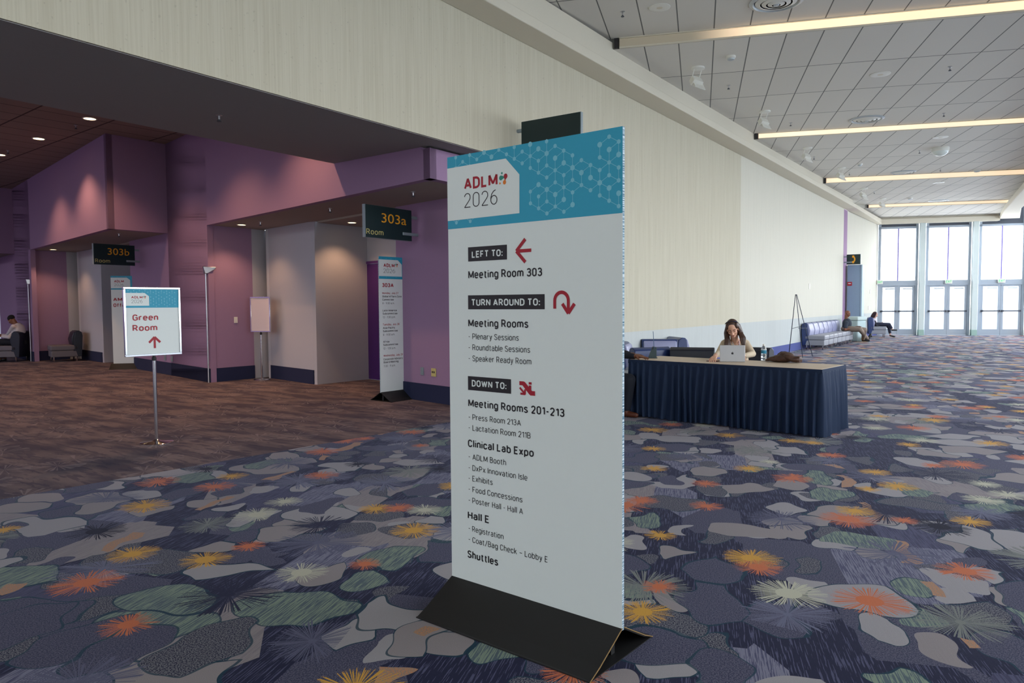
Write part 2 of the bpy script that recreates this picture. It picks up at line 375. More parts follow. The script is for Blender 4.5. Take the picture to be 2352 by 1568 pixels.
M['top'] = mat('pale_oak_laminate', srgb(206, 184, 160), .5, grain=.06, gs=14)
M['blackm'] = mat('black_metal', srgb(30, 40, 60), .4, .5, grain=.03)
M['lens'] = None
# honeycomb board edge
t = NT('honeycomb_board_edge'); s3 = t.sep(t.obj()); z_ = t.M('MULTIPLY', s3[2], 240)
f_ = t.M('GREATER_THAN', t.noise(t.com(z_, t.M('MULTIPLY', s3[0], 60)), 1., 1, '2D'), .5)
M['edge'] = t.done(t.mix(f_, srgb(206, 220, 228), srgb(96, 130, 150)), .8)

# ---- a drawn condensed sans: glyph centre lines, stroked at any weight
def A_(cx, cy, rx, ry, a0, a1, n=None):
    n = n or max(4, int(abs(a1-a0)/18)); return [(cx+rx*math.cos(math.radians(a0+(a1-a0)*k/n)), cy+ry*math.sin(math.radians(a0+(a1-a0)*k/n))) for k in range(n+1)]
XH = .73
def bowl(x0, x1, y0, y1): # closed rounded shape
    cx, cy = (x0+x1)/2, (y0+y1)/2; rx = (x1-x0)/2; ry = min(rx*1.12, (y1-y0)/2)
    p = A_(cx, y1-ry, rx, ry, 0, 180)+A_(cx, y0+ry, rx, ry, 180, 360); return p+[p[0]]
GL = {
 'A': (.60, [[(0, 0), (.30, 1), (.60, 0)], [(.10, .30), (.50, .30)]]),
 'B': (.50, [[(0, 0), (0, 1), (.24, 1)]+A_(.24, .765, .22, .235, 90, -90)+[(0, .53)], [(.24, .53)]+A_(.25, .265, .25, .265, 90, -90)+[(0, 0)]]),
 'C': (.52, [A_(.26, .70, .26, .30, 8, 180)+A_(.26, .30, .26, .30, 180, 352)]),
 'D': (.52, [[(0, 0), (0, 1), (.2, 1)]+A_(.2, .68, .32, .32, 90, 0)+A_(.2, .32, .32, .32, 0, -90)+[(0, 0)]]),
 'E': (.44, [[(.44, 1), (0, 1), (0, 0), (.44, 0)], [(0, .52), (.38, .52)]]),
 'F': (.43, [[(.43, 1), (0, 1), (0, 0)], [(0, .50), (.37, .50)]]),
 'G': (.53, [A_(.26, .70, .26, .30, 12, 180)+A_(.26, .30, .26, .30, 180, 300)+[(.53, .13), (.53, .47), (.28, .47)]]),
 'H': (.52, [[(0, 0), (0, 1)], [(.52, 0), (.52, 1)], [(0, .52), (.52, .52)]]),
 'I': (.0, [[(0, 0), (0, 1)]]),
 'J': (.42, [[(.42, 1), (.42, .25)]+A_(.21, .22, .21, .22, 0, -170)]),
 'L': (.42, [[(0, 1), (0, 0), (.42, 0)]]),
 'M': (.70, [[(0, 0), (0, 1), (.35, .12), (.70, 1), (.70, 0)]]),
 'N': (.54, [[(0, 0), (0, 1), (.54, 0), (.54, 1)]]),
 'O': (.54, [bowl(0, .54, 0, 1)]),
 'P': (.50, [[(0, 0), (0, 1), (.25, 1)]+A_(.25, .71, .25, .29, 90, -90)+[(0, .42)]]),
 'R': (.52, [[(0, 0), (0, 1), (.24, 1)]+A_(.24, .73, .24, .27, 90, -90)+[(0, .46)], [(.26, .46), (.52, 0)]]),
 'S': (.50, [A_(.25, .76, .24, .24, 15, 180)[:-1]+[(.01, .74), (.08, .61), (.25, .52), (.42, .42), (.50, .28)]+A_(.25, .25, .25, .25, 0, -168)]),
 'T': (.54, [[(0, 1), (.54, 1)], [(.27, 1), (.27, 0)]]),
 'U': (.52, [[(0, 1), (0, .27)]+A_(.26, .26, .26, .26, 180, 360)+[(.52, 1)]]),
 'W': (.84, [[(0, 1), (.21, 0), (.42, .95), (.63, 0), (.84, 1)]]),
 'X': (.54, [[(0, 1), (.54, 0)], [(0, 0), (.54, 1)]]),
 'a': (.44, [A_(.22, .52, .20, .21, 165, 0)+[(.42, .12), (.44, 0)], [(.42, .43), (.24, .42)]+A_(.21, .21, .21, .21, 90, 270)+[(.30, .02), (.42, .14)]]),
 'b': (.44, [[(0, 0), (0, 1.05)], bowl(0, .44, 0, XH)]),
 'c': (.42, [A_(.22, .50, .22, .23, 10, 180)+A_(.22, .23, .22, .23, 180, 350)]),
 'd': (.44, [[(.44, 0), (.44, 1.05)], bowl(0, .44, 0, XH)]),
 'e': (.44, [[(0, .38), (.44, .38), (.44, .48)]+A_(.22, .49, .22, .24, 0, 180)+A_(.22, .24, .22, .24, 180, 325)]),
 'f': (.30, [[(.10, 0), (.10, .85)]+A_(.28, .86, .18, .18, 180, 85), [(0, XH), (.29, XH)]]),
 'g': (.44, [bowl(0, .44, 0, XH), [(.44, XH), (.44, -.05)]+A_(.23, -.06, .21, .21, 0, -160)]),
 'h': (.42, [[(0, 0), (0, 1.05)], [(0, .5)]+A_(.21, .50, .21, .23, 170, 0)+[(.42, 0)]]),
 'i': (.0, [[(0, 0), (0, XH)], [(0, .93), (0, 1.03)]]),
 'k': (.42, [[(0, 0), (0, 1.05)], [(.38, XH), (.02, .32)], [(.14, .44), (.42, 0)]]),
 'l': (.0, [[(0, 0), (0, 1.05)]]),
 'm': (.74, [[(0, 0), (0, XH)], [(0, .5)]+A_(.185, .52, .185, .21, 170, 0)+[(.37, 0)], [(.37, .5)]+A_(.555, .52, .185, .21, 170, 0)+[(.74, 0)]]),
 'n': (.42, [[(0, 0), (0, XH)], [(0, .5)]+A_(.21, .50, .21, .23, 170, 0)+[(.42, 0)]]),
 'o': (.45, [bowl(0, .45, 0, XH)]),
 'p': (.44, [[(0, -.28), (0, XH)], bowl(0, .44, 0, XH)]),
 'r': (.27, [[(0, 0), (0, XH)], [(0, .48)]+A_(.24, .46, .24, .26, 160, 80)]),
 's': (.40, [A_(.20, .56, .19, .17, 15, 180)[:-1]+[(.01, .53), (.09, .43), (.20, .38), (.33, .31), (.40, .20)]+A_(.20, .18, .20, .18, 0, -165)]),
 't': (.28, [[(.10, .93), (.10, .16)]+A_(.26, .16, .16, .16, 180, 275), [(0, XH), (.27, XH)]]),
 'u': (.42, [[(0, XH), (0, .22)]+A_(.21, .22, .21, .22, 180, 350)+[(.42, .24)], [(.42, XH), (.42, 0)]]),
 'v': (.42, [[(0, XH), (.21, 0), (.42, XH)]]),
 'x': (.42, [[(0, XH), (.42, 0)], [(0, 0), (.42, XH)]]),
 'y': (.42, [[(0, XH), (.22, .02)], [(.42, XH), (.20, -.10), (.12, -.24), (0, -.28)]]),
 '0': (.46, [bowl(0, .46, 0, 1)]),
 '1': (.24, [[(0, .80), (.24, .98), (.24, 0)]]),
 '2': (.47, [A_(.23, .75, .22, .25, 175, 5)+[(.45, .64), (.38, .50), (0, 0), (.47, 0)]]),
 '3': (.46, [A_(.22, .765, .21, .235, 160, -80)+[(.14, .53)], [(.14, .53), (.24, .53)]+A_(.23, .265, .23, .265, 80, -165)]),
 '4': (.5, [[(.38, 0), (.38, 1), (0, .32), (.5, .32)]]),
 '5': (.45, [[(.42, 1), (.08, 1), (.04, .54)]+A_(.22, .32, .23, .32, 115, -165)]),
 '6': (.46, [[(.36, 1), (.20, .92), (.06, .72), (0, .48), (0, .32)]+A_(.23, .31, .23, .31, 180, 540)]),
 '7': (.46, [[(0, 1), (.46, 1), (.14, 0)]]),
 '8': (.46, [bowl(.02, .44, .52, 1), bowl(0, .46, 0, .52)]),
 '9': (.46, [[(.10, 0), (.26, .08), (.40, .28), (.46, .52), (.46, .68)]+A_(.23, .69, .23, .31, 0, 360)]),
 ':': (.0, [[(0, -.04), (0, .14)], [(0, .52), (0, .70)]]), '.': (.0, [[(0, -.06), (0, .09)]]), ',': (.06, [[(.05, .08), (0, -.16)]]),
 '-': (.26, [[(0, .42), (.26, .42)]]), '\u2013': (.46, [[(0, .42), (.46, .42)]]), '/': (.38, [[(0, -.1), (.38, 1.05)]]),
}
def ribbon(pts, w):
    pts = [p for i, p in enumerate(pts) if i == 0 or math.dist(p, pts[i-1]) > 1e-5]
    if len(pts) < 2: return []
    cut = []
    for i in range(1, len(pts)-1):
        (a, b), (c, d), (e, f) = pts[i-1], pts[i], pts[i+1]; u_, v_ = (c-a, d-b), (e-c, f-d); l = math.hypot(*u_)*math.hypot(*v_)
        if l > 0 and (u_[0]*v_[0]+u_[1]*v_[1])/l < -.15: cut.append(i)
    if cut:
        out = []; j = 0
        for i in cut+[len(pts)-1]: out += ribbon(pts[j:i+1], w); j = i
        return out
    pts = [p for i, p in enumerate(pts) if i == 0 or math.dist(p, pts[i-1]) > 1e-5]; n = len(pts); closed = math.dist(pts[0], pts[-1]) < 1e-4 and n > 3
    L = []; Rr_ = []
    for i, p in enumerate(pts):
        a = pts[i-1] if i > 0 else (pts[-2] if closed else None); b = pts[i+1] if i < n-1 else (pts[1] if closed else None)
        ns = []
        for s_, e_ in ((a, p), (p, b)):
            if s_ is None or e_ is None: continue
            dx, dy = e_[0]-s_[0], e_[1]-s_[1]; l = math.hypot(dx, dy) or 1; ns.append((-dy/l, dx/l))
        if len(ns) == 1: nx, ny = ns[0]; k = 1
        else:
            nx, ny = ns[0][0]+ns[1][0], ns[0][1]+ns[1][1]; l = math.hypot(nx, ny) or 1; nx, ny = nx/l, ny/l; dt_ = nx*ns[0][0]+ny*ns[0][1]; k = 1/dt_ if dt_ > .62 else 1.
        L.append((p[0]+nx*k*w/2, p[1]+ny*k*w/2)); Rr_.append((p[0]-nx*k*w/2, p[1]-ny*k*w/2))
    return [[L[i], Rr_[i], Rr_[i+1], L[i+1]] for i in range(n-1)]
def stroke_text(txt, wt, sp=.0):
    """-> vertices, faces; cap height 1"""
    vs = []; fs = []; x = 0.; gap = .175-wt*.3+sp
    for ch in txt:
        if ch == ' ': x += .20+gap; continue
        wd, st = GL[ch]
        for k_, s_ in enumerate(st):
            q = [(x+wt/2+px_, wt/2+py_*(1-wt)) for px_, py_ in s_]
            for quad in ribbon(q, wt):
                n = len(vs); vs += [(a, b, k_) for a, b in quad]; fs.append((n, n+1, n+2, n+3))
        x += wd+wt+gap
    return vs, fs
# ---------------------------------------------------------------- text
_fc = {}
def text_mesh(txt, off=0.):
    k = (txt, off)
    if k in _fc: return _fc[k]
    c = bpy.data.curves.new('t', 'FONT'); c.body = txt; c.size = 1; c.offset = off; c.fill_mode = 'FRONT'; c.resolution_u = 4
    o = bpy.data.objects.new('t', c); COL.objects.link(o); dg = bpy.context.evaluated_depsgraph_get(); dg.update()
    me = bpy.data.meshes.new_from_object(o.evaluated_get(dg)); bpy.data.objects.remove(o); bpy.data.curves.remove(c)
    vs = [tuple(v.co) for v in me.vertices]; fs = [tuple(p.vertices) for p in me.polygons]; bpy.data.meshes.remove(me)
    _fc[k] = (vs, fs); return _fc[k]
CAPH = {}
def caph(off):
    if off not in CAPH: CAPH[off] = max(v[1] for v in text_mesh('H', off)[0])
    return CAPH[off]

class Face:
    """a flat printed face: origin O (top left), unit u to the right, v down; things on it lie eps in front"""
    def __init__(s, O, u, parent, n):
        s.O = np.array(O, float); s.u = np.array(u, float); s.n = np.array(n, float); s.p = parent; s.k = 0
        s.inv = Matrix(parent.matrix_basis).inverted() if parent is not None else Matrix()
        bpy.context.view_layer.update(); s.inv = parent.matrix_world.inverted()
    def px(s, x, y):
        q = PL(x, y, s.O, s.n)-s.O; return (float(q@s.u), float(-q[2]))
    def w(s, a, b, e): return s.inv@Vector(s.O+s.u*a+np.array([0, 0, -b])+s.n*e)
    def poly(s, name, pts, m, lvl=1, mb=None):
        q = MB() if mb is None else mb
        vs = [s.w(a, b, .0006*lvl) for a, b in pts]; q.add(vs, [tuple(range(len(vs)))[::-1]])
        return q.build(name, m, s.p) if mb is None else q
    def text(s, txt, x0, y0, x1, y1, cap, m, off=0., lvl=3, name='lettering'):
        """x0,y0 / x1,y1: ends of the base line, cap: capital height, all on the face (metres)"""
        if off >= 1: vs, fs = text_mesh(txt, 0.); ch = caph(0.)
        else: vs, fs = stroke_text(txt, off); ch = 1.
        a = min(v[0] for v in vs); b = max(v[0] for v in vs)
        out = []
        for v in vs:
            f = (v[0]-a)/(b-a); out.append(s.w(x0+(x1-x0)*f, y0+(y1-y0)*f-v[1]/ch*cap, .0006*lvl+(v[2]*6e-5 if off < 1 else 0)))
        return MB().add(out, fs).build(name, m, s.p)
    def tpx(s, txt, xa, ya, xb, yb, cap, m, off=0., lvl=3):
        a = s.px(xa, ya); b = s.px(xb, yb); c = s.px(xa, ya-cap); yy = (a[1]+b[1])/2
        return s.text(txt, a[0], yy, b[0], yy, abs(c[1]-a[1]), m, off, lvl)
def thick(pts, wd):
    """stroke a polyline to quads (2-D)"""
    out = []
    for (x0, y0), (x1, y1) in zip(pts[:-1], pts[1:]):
        dx, dy = x1-x0, y1-y0; L = math.hypot(dx, dy) or 1; nx, ny = -dy/L*wd/2, dx/L*wd/2
        out.append([(x0+nx, y0+ny), (x1+nx, y1+ny), (x1-nx, y1-ny), (x0-nx, y0-ny)])
    return out
def disc(cx, cy, r, n=14): return [(cx+r*math.cos(-2*PI*k/n), cy+r*math.sin(-2*PI*k/n)) for k in range(n)]
def orient(p):
    a = sum(p[i][0]*p[(i+1) % len(p)][1]-p[(i+1) % len(p)][0]*p[i][1] for i in range(len(p))); return p if a > 0 else p[::-1]
def strokes(F, name, polys, m, lvl):
    q = MB()
    for i_, p in enumerate(polys): F.poly(None, orient(p), m, lvl+(i_ % 7)*.05, q)
    return q.build(name, m, F.p)
def arrow(F, name, tail, tip, head, wd, m, lvl=3):
    (x0, y0), (x1, y1) = tail, tip; dx, dy = x1-x0, y1-y0; L = math.hypot(dx, dy); dx /= L; dy /= L
    nx, ny = -dy, dx; ps = thick([(x0, y0), (x1-dx*wd*.4, y1-dy*wd*.4)], wd)
    for s_ in (-1, 1):
        ex, ey = x1-dx*head+nx*s_*head, y1-dy*head+ny*s_*head; ps += thick([(x1-dx*0, y1-dy*0), (ex, ey)], wd*1.05)
    return strokes(F, name, ps, m, lvl)
EDG = [((0,1),(1,0)),((0,1),(1,2)),((1,4),(0,3)),((1,4),(0,5)),((0,7),(1,6)),((0,7),(1,8)),((0,11),(1,10)),((0,1),(0,3)),((0,5),(0,7)),((0,9),(0,11)),
 ((1,2),(1,4)),((1,4),(1,6)),((1,8),(1,10)),((2,1),(2,3)),((2,5),(2,7)),((2,7),(2,9)),((1,0),(2,1)),((1,4),(2,3)),((1,4),(2,5)),((1,6),(2,7)),((1,8),(2,7)),((1,10),(2,9)),
 ((2,5),(3,4)),((2,7),(3,6)),((2,7),(3,8)),((3,4),(3,6)),((3,4),(4,3)),((3,4),(4,5)),((3,8),(4,7)),((4,5),(4,7)),((4,3),(5,4)),((4,5),(5,4)),((4,7),(5,6)),((4,7),(5,8)),
 ((5,2),(5,4)),((5,4),(5,6)),((5,8),(5,10)),((5,2),(6,1)),((5,4),(6,3)),((5,4),(6,5)),((5,6),(6,7)),((5,8),(6,7)),((5,10),(6,11)),((6,1),(6,3)),((6,5),(6,7)),((6,7),(6,9)),
 ((6,1),(7,0)),((6,1),(7,2)),((6,3),(7,4)),((6,5),(7,4)),((6,7),(7,6)),((6,7),(7,8)),((6,9),(7,10)),((6,11),(7,10)),((7,2),(7,4)),((7,4),(7,6)),((7,8),(7,10)),
 ((7,0),(8,1)),((7,4),(8,3)),((7,4),(8,5)),((7,6),(8,7)),((7,8),(8,7)),((7,10),(8,9)),((7,10),(8,11)),((8,-1),(8,1)),((8,1),(8,3)),((8,7),(8,9)),
 ((8,1),(9,0)),((8,1),(9,2)),((8,3),(9,4)),((8,5),(9,4)),((8,7),(9,6)),((8,7),(9,8)),((8,9),(9,10)),((8,11),(9,10)),((9,2),(9,4)),((9,8),(9,10)),
 ((9,0),(10,1)),((9,2),(10,1)),((9,4),(10,3)),((9,6),(10,7)),((9,10),(10,9)),((10,-1),(10,1)),((10,1),(10,3)),((10,7),(10,9)),((10,1),(11,0)),((10,1),(11,2)),((11,0),(12,1)),((11,2),(12,1)),
 ((12,-1),(12,1)),((12,1),(13,0)),((13,0),(14,-1)),((13,0),(13,-2)),((14,-1),(15,0)),((15,0),(16,-1)),((15,0),(15,-2)),((16,-1),(17,0)),((17,0),(18,-1)),((17,0),(17,-2)),((18,-1),(18,1)),((19,0),(19,-2)),((19,0),(18,1)),((19,0),(20,1)),((20,-1),(20,1)),((20,-1),(21,-2)),((20,11),(20,13)),((20,11),(19,10)),((20,11),(21,10)),((18,11),(17,10)),((18,11),(19,10))]
def header(F, w_, hb, card, pitch, L, v0, dots=True):
    """cyan band with molecule pattern and the white logo card; card = polygon on the face"""
    F.poly('header_band', [(0, 0), (0, hb), (w_, hb), (w_, 0)][::-1], M['cyan'], 1)
    ls = []; nodes = {}
    for a, b in EDG:
        P_ = []
        for (c, r) in (a, b): P_.append((w_-.018*w_-c*pitch, v0+r*L/2))
        if all(0.004 < p[0] < w_-.003 and .002 < p[1] < hb-.002 for p in P_):
            ls += thick(P_, .0022*w_); 
            for k_, p in zip((a, b), P_): nodes[k_] = p
    for k_, p in nodes.items(): ls.append(disc(p[0], p[1], (.0095 if (k_[0]*7+k_[1]) % 3 else .012)*w_, 10))
    strokes(F, 'molecule_pattern', ls, M['cyanl'], 2)
    F.poly('logo_card', orient(card), M['white'], 3)
def drops(F, x, y, h, lvl=4):
    """coloured droplets beside the wordmark: x,y = lower left, h = height"""
    e = lambda cx, cy, r: [(x+cx*h+r*h*math.cos(a*PI/8), y-cy*h+r*h*1.05*math.sin(a*PI/8)) for a in range(16)]
    strokes(F, 'teal_drops', [e(.22, .55, .19), e(.33, .92, .09), [(x+.30*h, y-.74*h), (x+.62*h, y-.60*h), (x+.60*h, y-.52*h), (x+.33*h, y-.42*h)]], M['teal'], lvl)
    strokes(F, 'red_drop', [e(.72, .64, .2), [(x+.56*h, y-.60*h), (x+.84*h, y-.52*h), (x+.70*h, y-.34*h), (x+.62*h, y-.36*h)]], M['red'], lvl+.5)
    strokes(F, 'orange_drops', [e(.60, .16, .17), e(.12, .12, .08), [(x+.44*h, y-.18*h), (x+.62*h, y-.38*h), (x+.70*h, y-.38*h), (x+.76*h, y-.18*h)]], M['orange'], lvl)

# ---------------------------------------------------------------- shell: floors
LB = [FL(10, 1145)+0, FL(1000, 974.5)+0]                      # line where the two carpets meet
ld = (LB[1]-LB[0]); ld /= np.linalg.norm(ld)
A0 = LB[0]-ld*14; A1 = LB[1]+ld*1.9; jamb = AB(NWALL, 6.84)
wend = WN(33.4, NWALL)
m = MB().prism([(A0[0], A0[1]), (A1[0], A1[1]), tuple(jamb[:2]), tuple(WN(35.5, NWALL)[:2]), tuple(HG(FARH+.1, -1)[:2]), tuple(HG(FARH+.1, 30)[:2]), tuple(RW(4, 4.7)[:2]), tuple(RW(-44, 4.7)[:2]), (A0[0], -14)], -.12, 0)
struct('floor', m, M['carpet'])
struct('floor', MB().prism([(A0[0], A0[1]), (A1[0], A1[1]), tuple(jamb[:2]), tuple(AB(NWALL, 9.5)[:2]), tuple(AB(36, 9.5)[:2]), (-40, 12), (-40, A0[1])], -.12, 0), M['carpet2'])
struct('ground', MB().prism([(-60, -40), (120, -40), (120, 160), (-60, 160)], -.3, -.14), mat('pale_concrete_ground', srgb(214, 214, 210), .9))
# ---------------------------------------------------------------- long wall with the opening, beam
zo, zi = 3.445, 3.562; AI = 8.285
ta = -9.0; KK = AB(6.04, 5.6)
tj = float(jamb@W)
Ain = lambda t: tuple(WN(t, AI)[:2])
Aout = lambda t: tuple(WN(t, NWALL)[:2])
tj2 = float(AB(AI, 5.6)@W)
m = MB().prism([Aout(ta), Aout(tj), tuple(AB(AI, 6.84)[:2]), Ain(ta)], [zo, zo, zi, zi], 5.72)
struct('wall_left', m, M['wall'])
# soffit skin under the thick wall
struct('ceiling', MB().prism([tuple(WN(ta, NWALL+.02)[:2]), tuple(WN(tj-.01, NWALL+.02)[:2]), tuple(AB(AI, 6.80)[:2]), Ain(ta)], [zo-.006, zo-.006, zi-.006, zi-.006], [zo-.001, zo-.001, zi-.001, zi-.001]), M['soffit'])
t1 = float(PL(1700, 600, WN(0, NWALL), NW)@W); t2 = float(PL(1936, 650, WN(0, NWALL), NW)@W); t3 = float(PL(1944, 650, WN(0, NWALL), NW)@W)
cornW = PL(2015, 640, HG(FARH, 0), G); cornW[2] = 0
def wallseg(name, p, q, z0, z1, m_, off=0., th=.3):
    p = np.array(p, float); q = np.array(q, float); d = (q-p)/np.linalg.norm(q-p); n = np.array([-d[1], d[0], 0])
    a, b = p+n*off, q+n*off; c, e = q+n*(off+th), p+n*(off+th)
    return struct(name, MB().prism([tuple(x[:2]) for x in (a, b, c, e)], z0, z1), m_)
SEAM = .985
P0, P1, P2, P3 = WN(tj, NWALL), WN(t1, NWALL), WN(t2, NWALL), WN(t3, NWALL)
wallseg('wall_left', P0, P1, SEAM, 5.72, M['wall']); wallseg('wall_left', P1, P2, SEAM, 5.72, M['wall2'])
wallseg('wall_left', P0, P2, 0, SEAM, M['dado'], .003)
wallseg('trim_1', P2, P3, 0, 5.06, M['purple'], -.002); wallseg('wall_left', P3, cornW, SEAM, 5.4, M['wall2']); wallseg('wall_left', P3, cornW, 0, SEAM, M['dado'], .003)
wallseg('baseboard_left', P0, P2, 0, .235, M['blueb'], -.02, .03); wallseg('baseboard_left', P3, cornW, 0, .235, M['blueb'], -.02, .03)
# beam along the long wall
nb = 5.275
cb = PL(2012, 514.7, HG(FARH-.35, 0), G); ct = PL(2025.3, 503.2, HG(FARH-.35, 0), G)
b0, b1 = WN(-9, nb), WN(t2, nb); b2 = np.array([ct[0], ct[1], 0])
q0, q1, q2 = WN(-9, NWALL), WN(t2, NWALL), cornW
m = MB().prism([tuple(x[:2]) for x in (b0, b1, q1, q0)], 5.07, 5.207)
zb2 = cb[2]
m.prism([tuple(x[:2]) for x in (b1, b2, q2, q1)], [5.07, zb2, zb2, 5.07], [5.207, ct[2], ct[2], 5.207])
struct('trim_2', m, M['beam'], bevel=.01)
m = MB().prism([tuple(WN(-9, nb+.12)[:2]), tuple(WN(t2, nb+.12)[:2]), tuple(WN(t2, NWALL)[:2]), tuple(WN(-9, NWALL)[:2])], 5.207, 5.60)
struct('trim_3', m, M['beam'])

# ---------------------------------------------------------------- hall ceiling: sawtooth bays
bays = [(-14, 5.5, 4.5, 5.656), (4.5, 5.5, 11.86, 5.656), (11.86, 5.5, 18.86, 5.554), (18.86, 5.42, 25.93, 5.511), (25.93, 5.34, 32.6, 5.398), (32.6, 5.27, FARH-.2, 5.158)]
def lat_left(h):      # lateral of the long wall line at h
    if h < float(P2@G): a, b = WN(-20, NWALL-.02), P2
    else: a, b = P2, cornW
    f = (h-float(a@G))/(float(b@G)-float(a@G)); return float(a@GR)+f*(float(b@GR)-float(a@GR))
def lat_right(h):
    a, b = RW(-50, .25), RW(40, .25); f = (h-float(a@G))/(float(b@G)-float(a@G)); return float(a@GR)+f*(float(b@GR)-float(a@GR))
m = MB()
for h0, z0, h1, z1 in bays:
    l0, l1, r0, r1 = lat_left(h0)+.0, lat_left(h1), lat_right(h0), lat_right(h1)
    if h0 < 0: l0 = l1 = -12
    if h0 == 4.5: l0 = -12
    q = [HG(h0, l0), HG(h0, r0), HG(h1, r1), HG(h1, l1)]
    m.prism([tuple(x[:2]) for x in q], [z0, z0, z1, z1], [z0+.3, z0+.3, z1+.3, z1+.3])
struct('ceiling', m, M['tiles'])
def zceil(h):
    for h0, z0, h1, z1 in bays:
        if h0 <= h <= h1: return z0+(z1-z0)*(h-h0)/(h1-h0)
    return 5.5
def CEIL(x, y):
    p = FL(x, y, 5.5)
    for _ in range(12): p = FL(x, y, zceil(float(p@G)))
    return p
# glowing cove lenses on the steps
def lensmat(name, c, st, x0=None, x1=None):
    t = NT(name); s3 = t.sep(t.obj()); n = t.noise(t.com(t.M('MULTIPLY', s3[0], .6), 0.), 1., 1, '2D')
    k = t.M('MULTIPLY', st, t.M('ADD', .72, t.M('MULTIPLY', n, .6)))
    if x0 is not None:
        g = t.n('ShaderNodeMapRange', interpolation_type='SMOOTHSTEP'); t.put(g.inputs[0], s3[0]); g.inputs[1].default_value = x0; g.inputs[2].default_value = x1; k = t.M('MULTIPLY', k, g.outputs[0])
    t.put(t.b.inputs['Emission Color'], c); t.put(t.b.inputs['Emission Strength'], k)
    return t.done(srgb(214, 200, 176), .5)
for i, (h, zl, zu, lm) in enumerate([(11.86, 5.5, 5.656, ((1, .72, .46, 1), 1.25, True)), (18.86, 5.42, 5.554, ((1, .78, .56, 1), 1.05, False)), (25.93, 5.34, 5.511, ((1, .76, .52, 1), .9, False)), (32.6, 5.27, 5.398, ((1, .76, .52, 1), .85, False))]):
    l0 = lat_left(h)+.42; l1 = lat_right(h)-.12
    which = ['nearest of the four, partly unlit at its left end', 'second from the front', 'third from the front', 'farthest, just before the glazed end wall'][i]
    th = thing('cove_light', HG(h-.02, (l0+l1)/2, zl), 'warm glowing ceiling strip light, '+which, 'ceiling light', 'warm strip lights across the hall ceiling', rz=math.radians(-14.316))
    Lh = (l1-l0)/2; x0 = x1 = None
    if lm[2]: x0, x1 = -Lh+1.0, -Lh+2.3
    MB().box((0, .005, (zu-zl)/2), (2*Lh, .02, zu-zl)).build('lens', lensmat('warm_lens', lm[0], lm[1], x0, x1), th)
    MB().box((0, -.012, zu-zl-.006), (2*Lh, .05, .016)).build('upper_frame', M['beam'], th)
    MB().box((0, -.006, .006), (2*Lh, .04, .02)).build('lower_frame', M['beam'], th)
    MB().box((-Lh-.05, 0, (zu-zl)/2), (.06, .05, zu-zl)).build('end_bracket', M['ink'], th)

# ---------------------------------------------------------------- glazed end wall
FW = HG(FARH, 0)
def fw(x, y): q = PL(x, y, FW, G); return float(q@GR), float(q[2])
# frame members straight from measured lines on the wall plane
def bar(mb, l0, l1, z0, z1, d0=-.06, d1=.06):
    q = [HG(FARH+d0, l0), HG(FARH+d0, l1), HG(FARH+d1, l1), HG(FARH+d1, l0)]; mb.prism([tuple(x[:2]) for x in q], z0, z1)
lc = float(cornW@GR); u = fw(2106, 700)[0]; bw = fw(2227, 700)[0]-fw(2125, 700)[0]
c1l, c1r = fw(2107, 700)[0], fw(2120, 700)[0]; c2l = fw(2227.5, 700)[0]; pitchb = c2l-c1l
zT0, zT1 = fw(2177, 655)[1], fw(2177, 643)[1]; zW = fw(2180, 522)[1]; zH = fw(2180, 514)[1]
glass = NT('clear_glass'); gm = glass.m; glass.t.nodes.remove(glass.b)
tr = glass.n('ShaderNodeBsdfTransparent'); gl = glass.n('ShaderNodeBsdfGlossy'); gl.inputs['Roughness'].default_value = .02; mx = glass.n('ShaderNodeMixShader'); mx.inputs[0].default_value = .06
glass.t.links.new(tr.outputs[0], mx.inputs[1]); glass.t.links.new(gl.outputs[0], mx.inputs[2]); glass.t.links.new(mx.outputs[0], glass.t.nodes['Material Output'].inputs[0])
TOPZ = 8.2
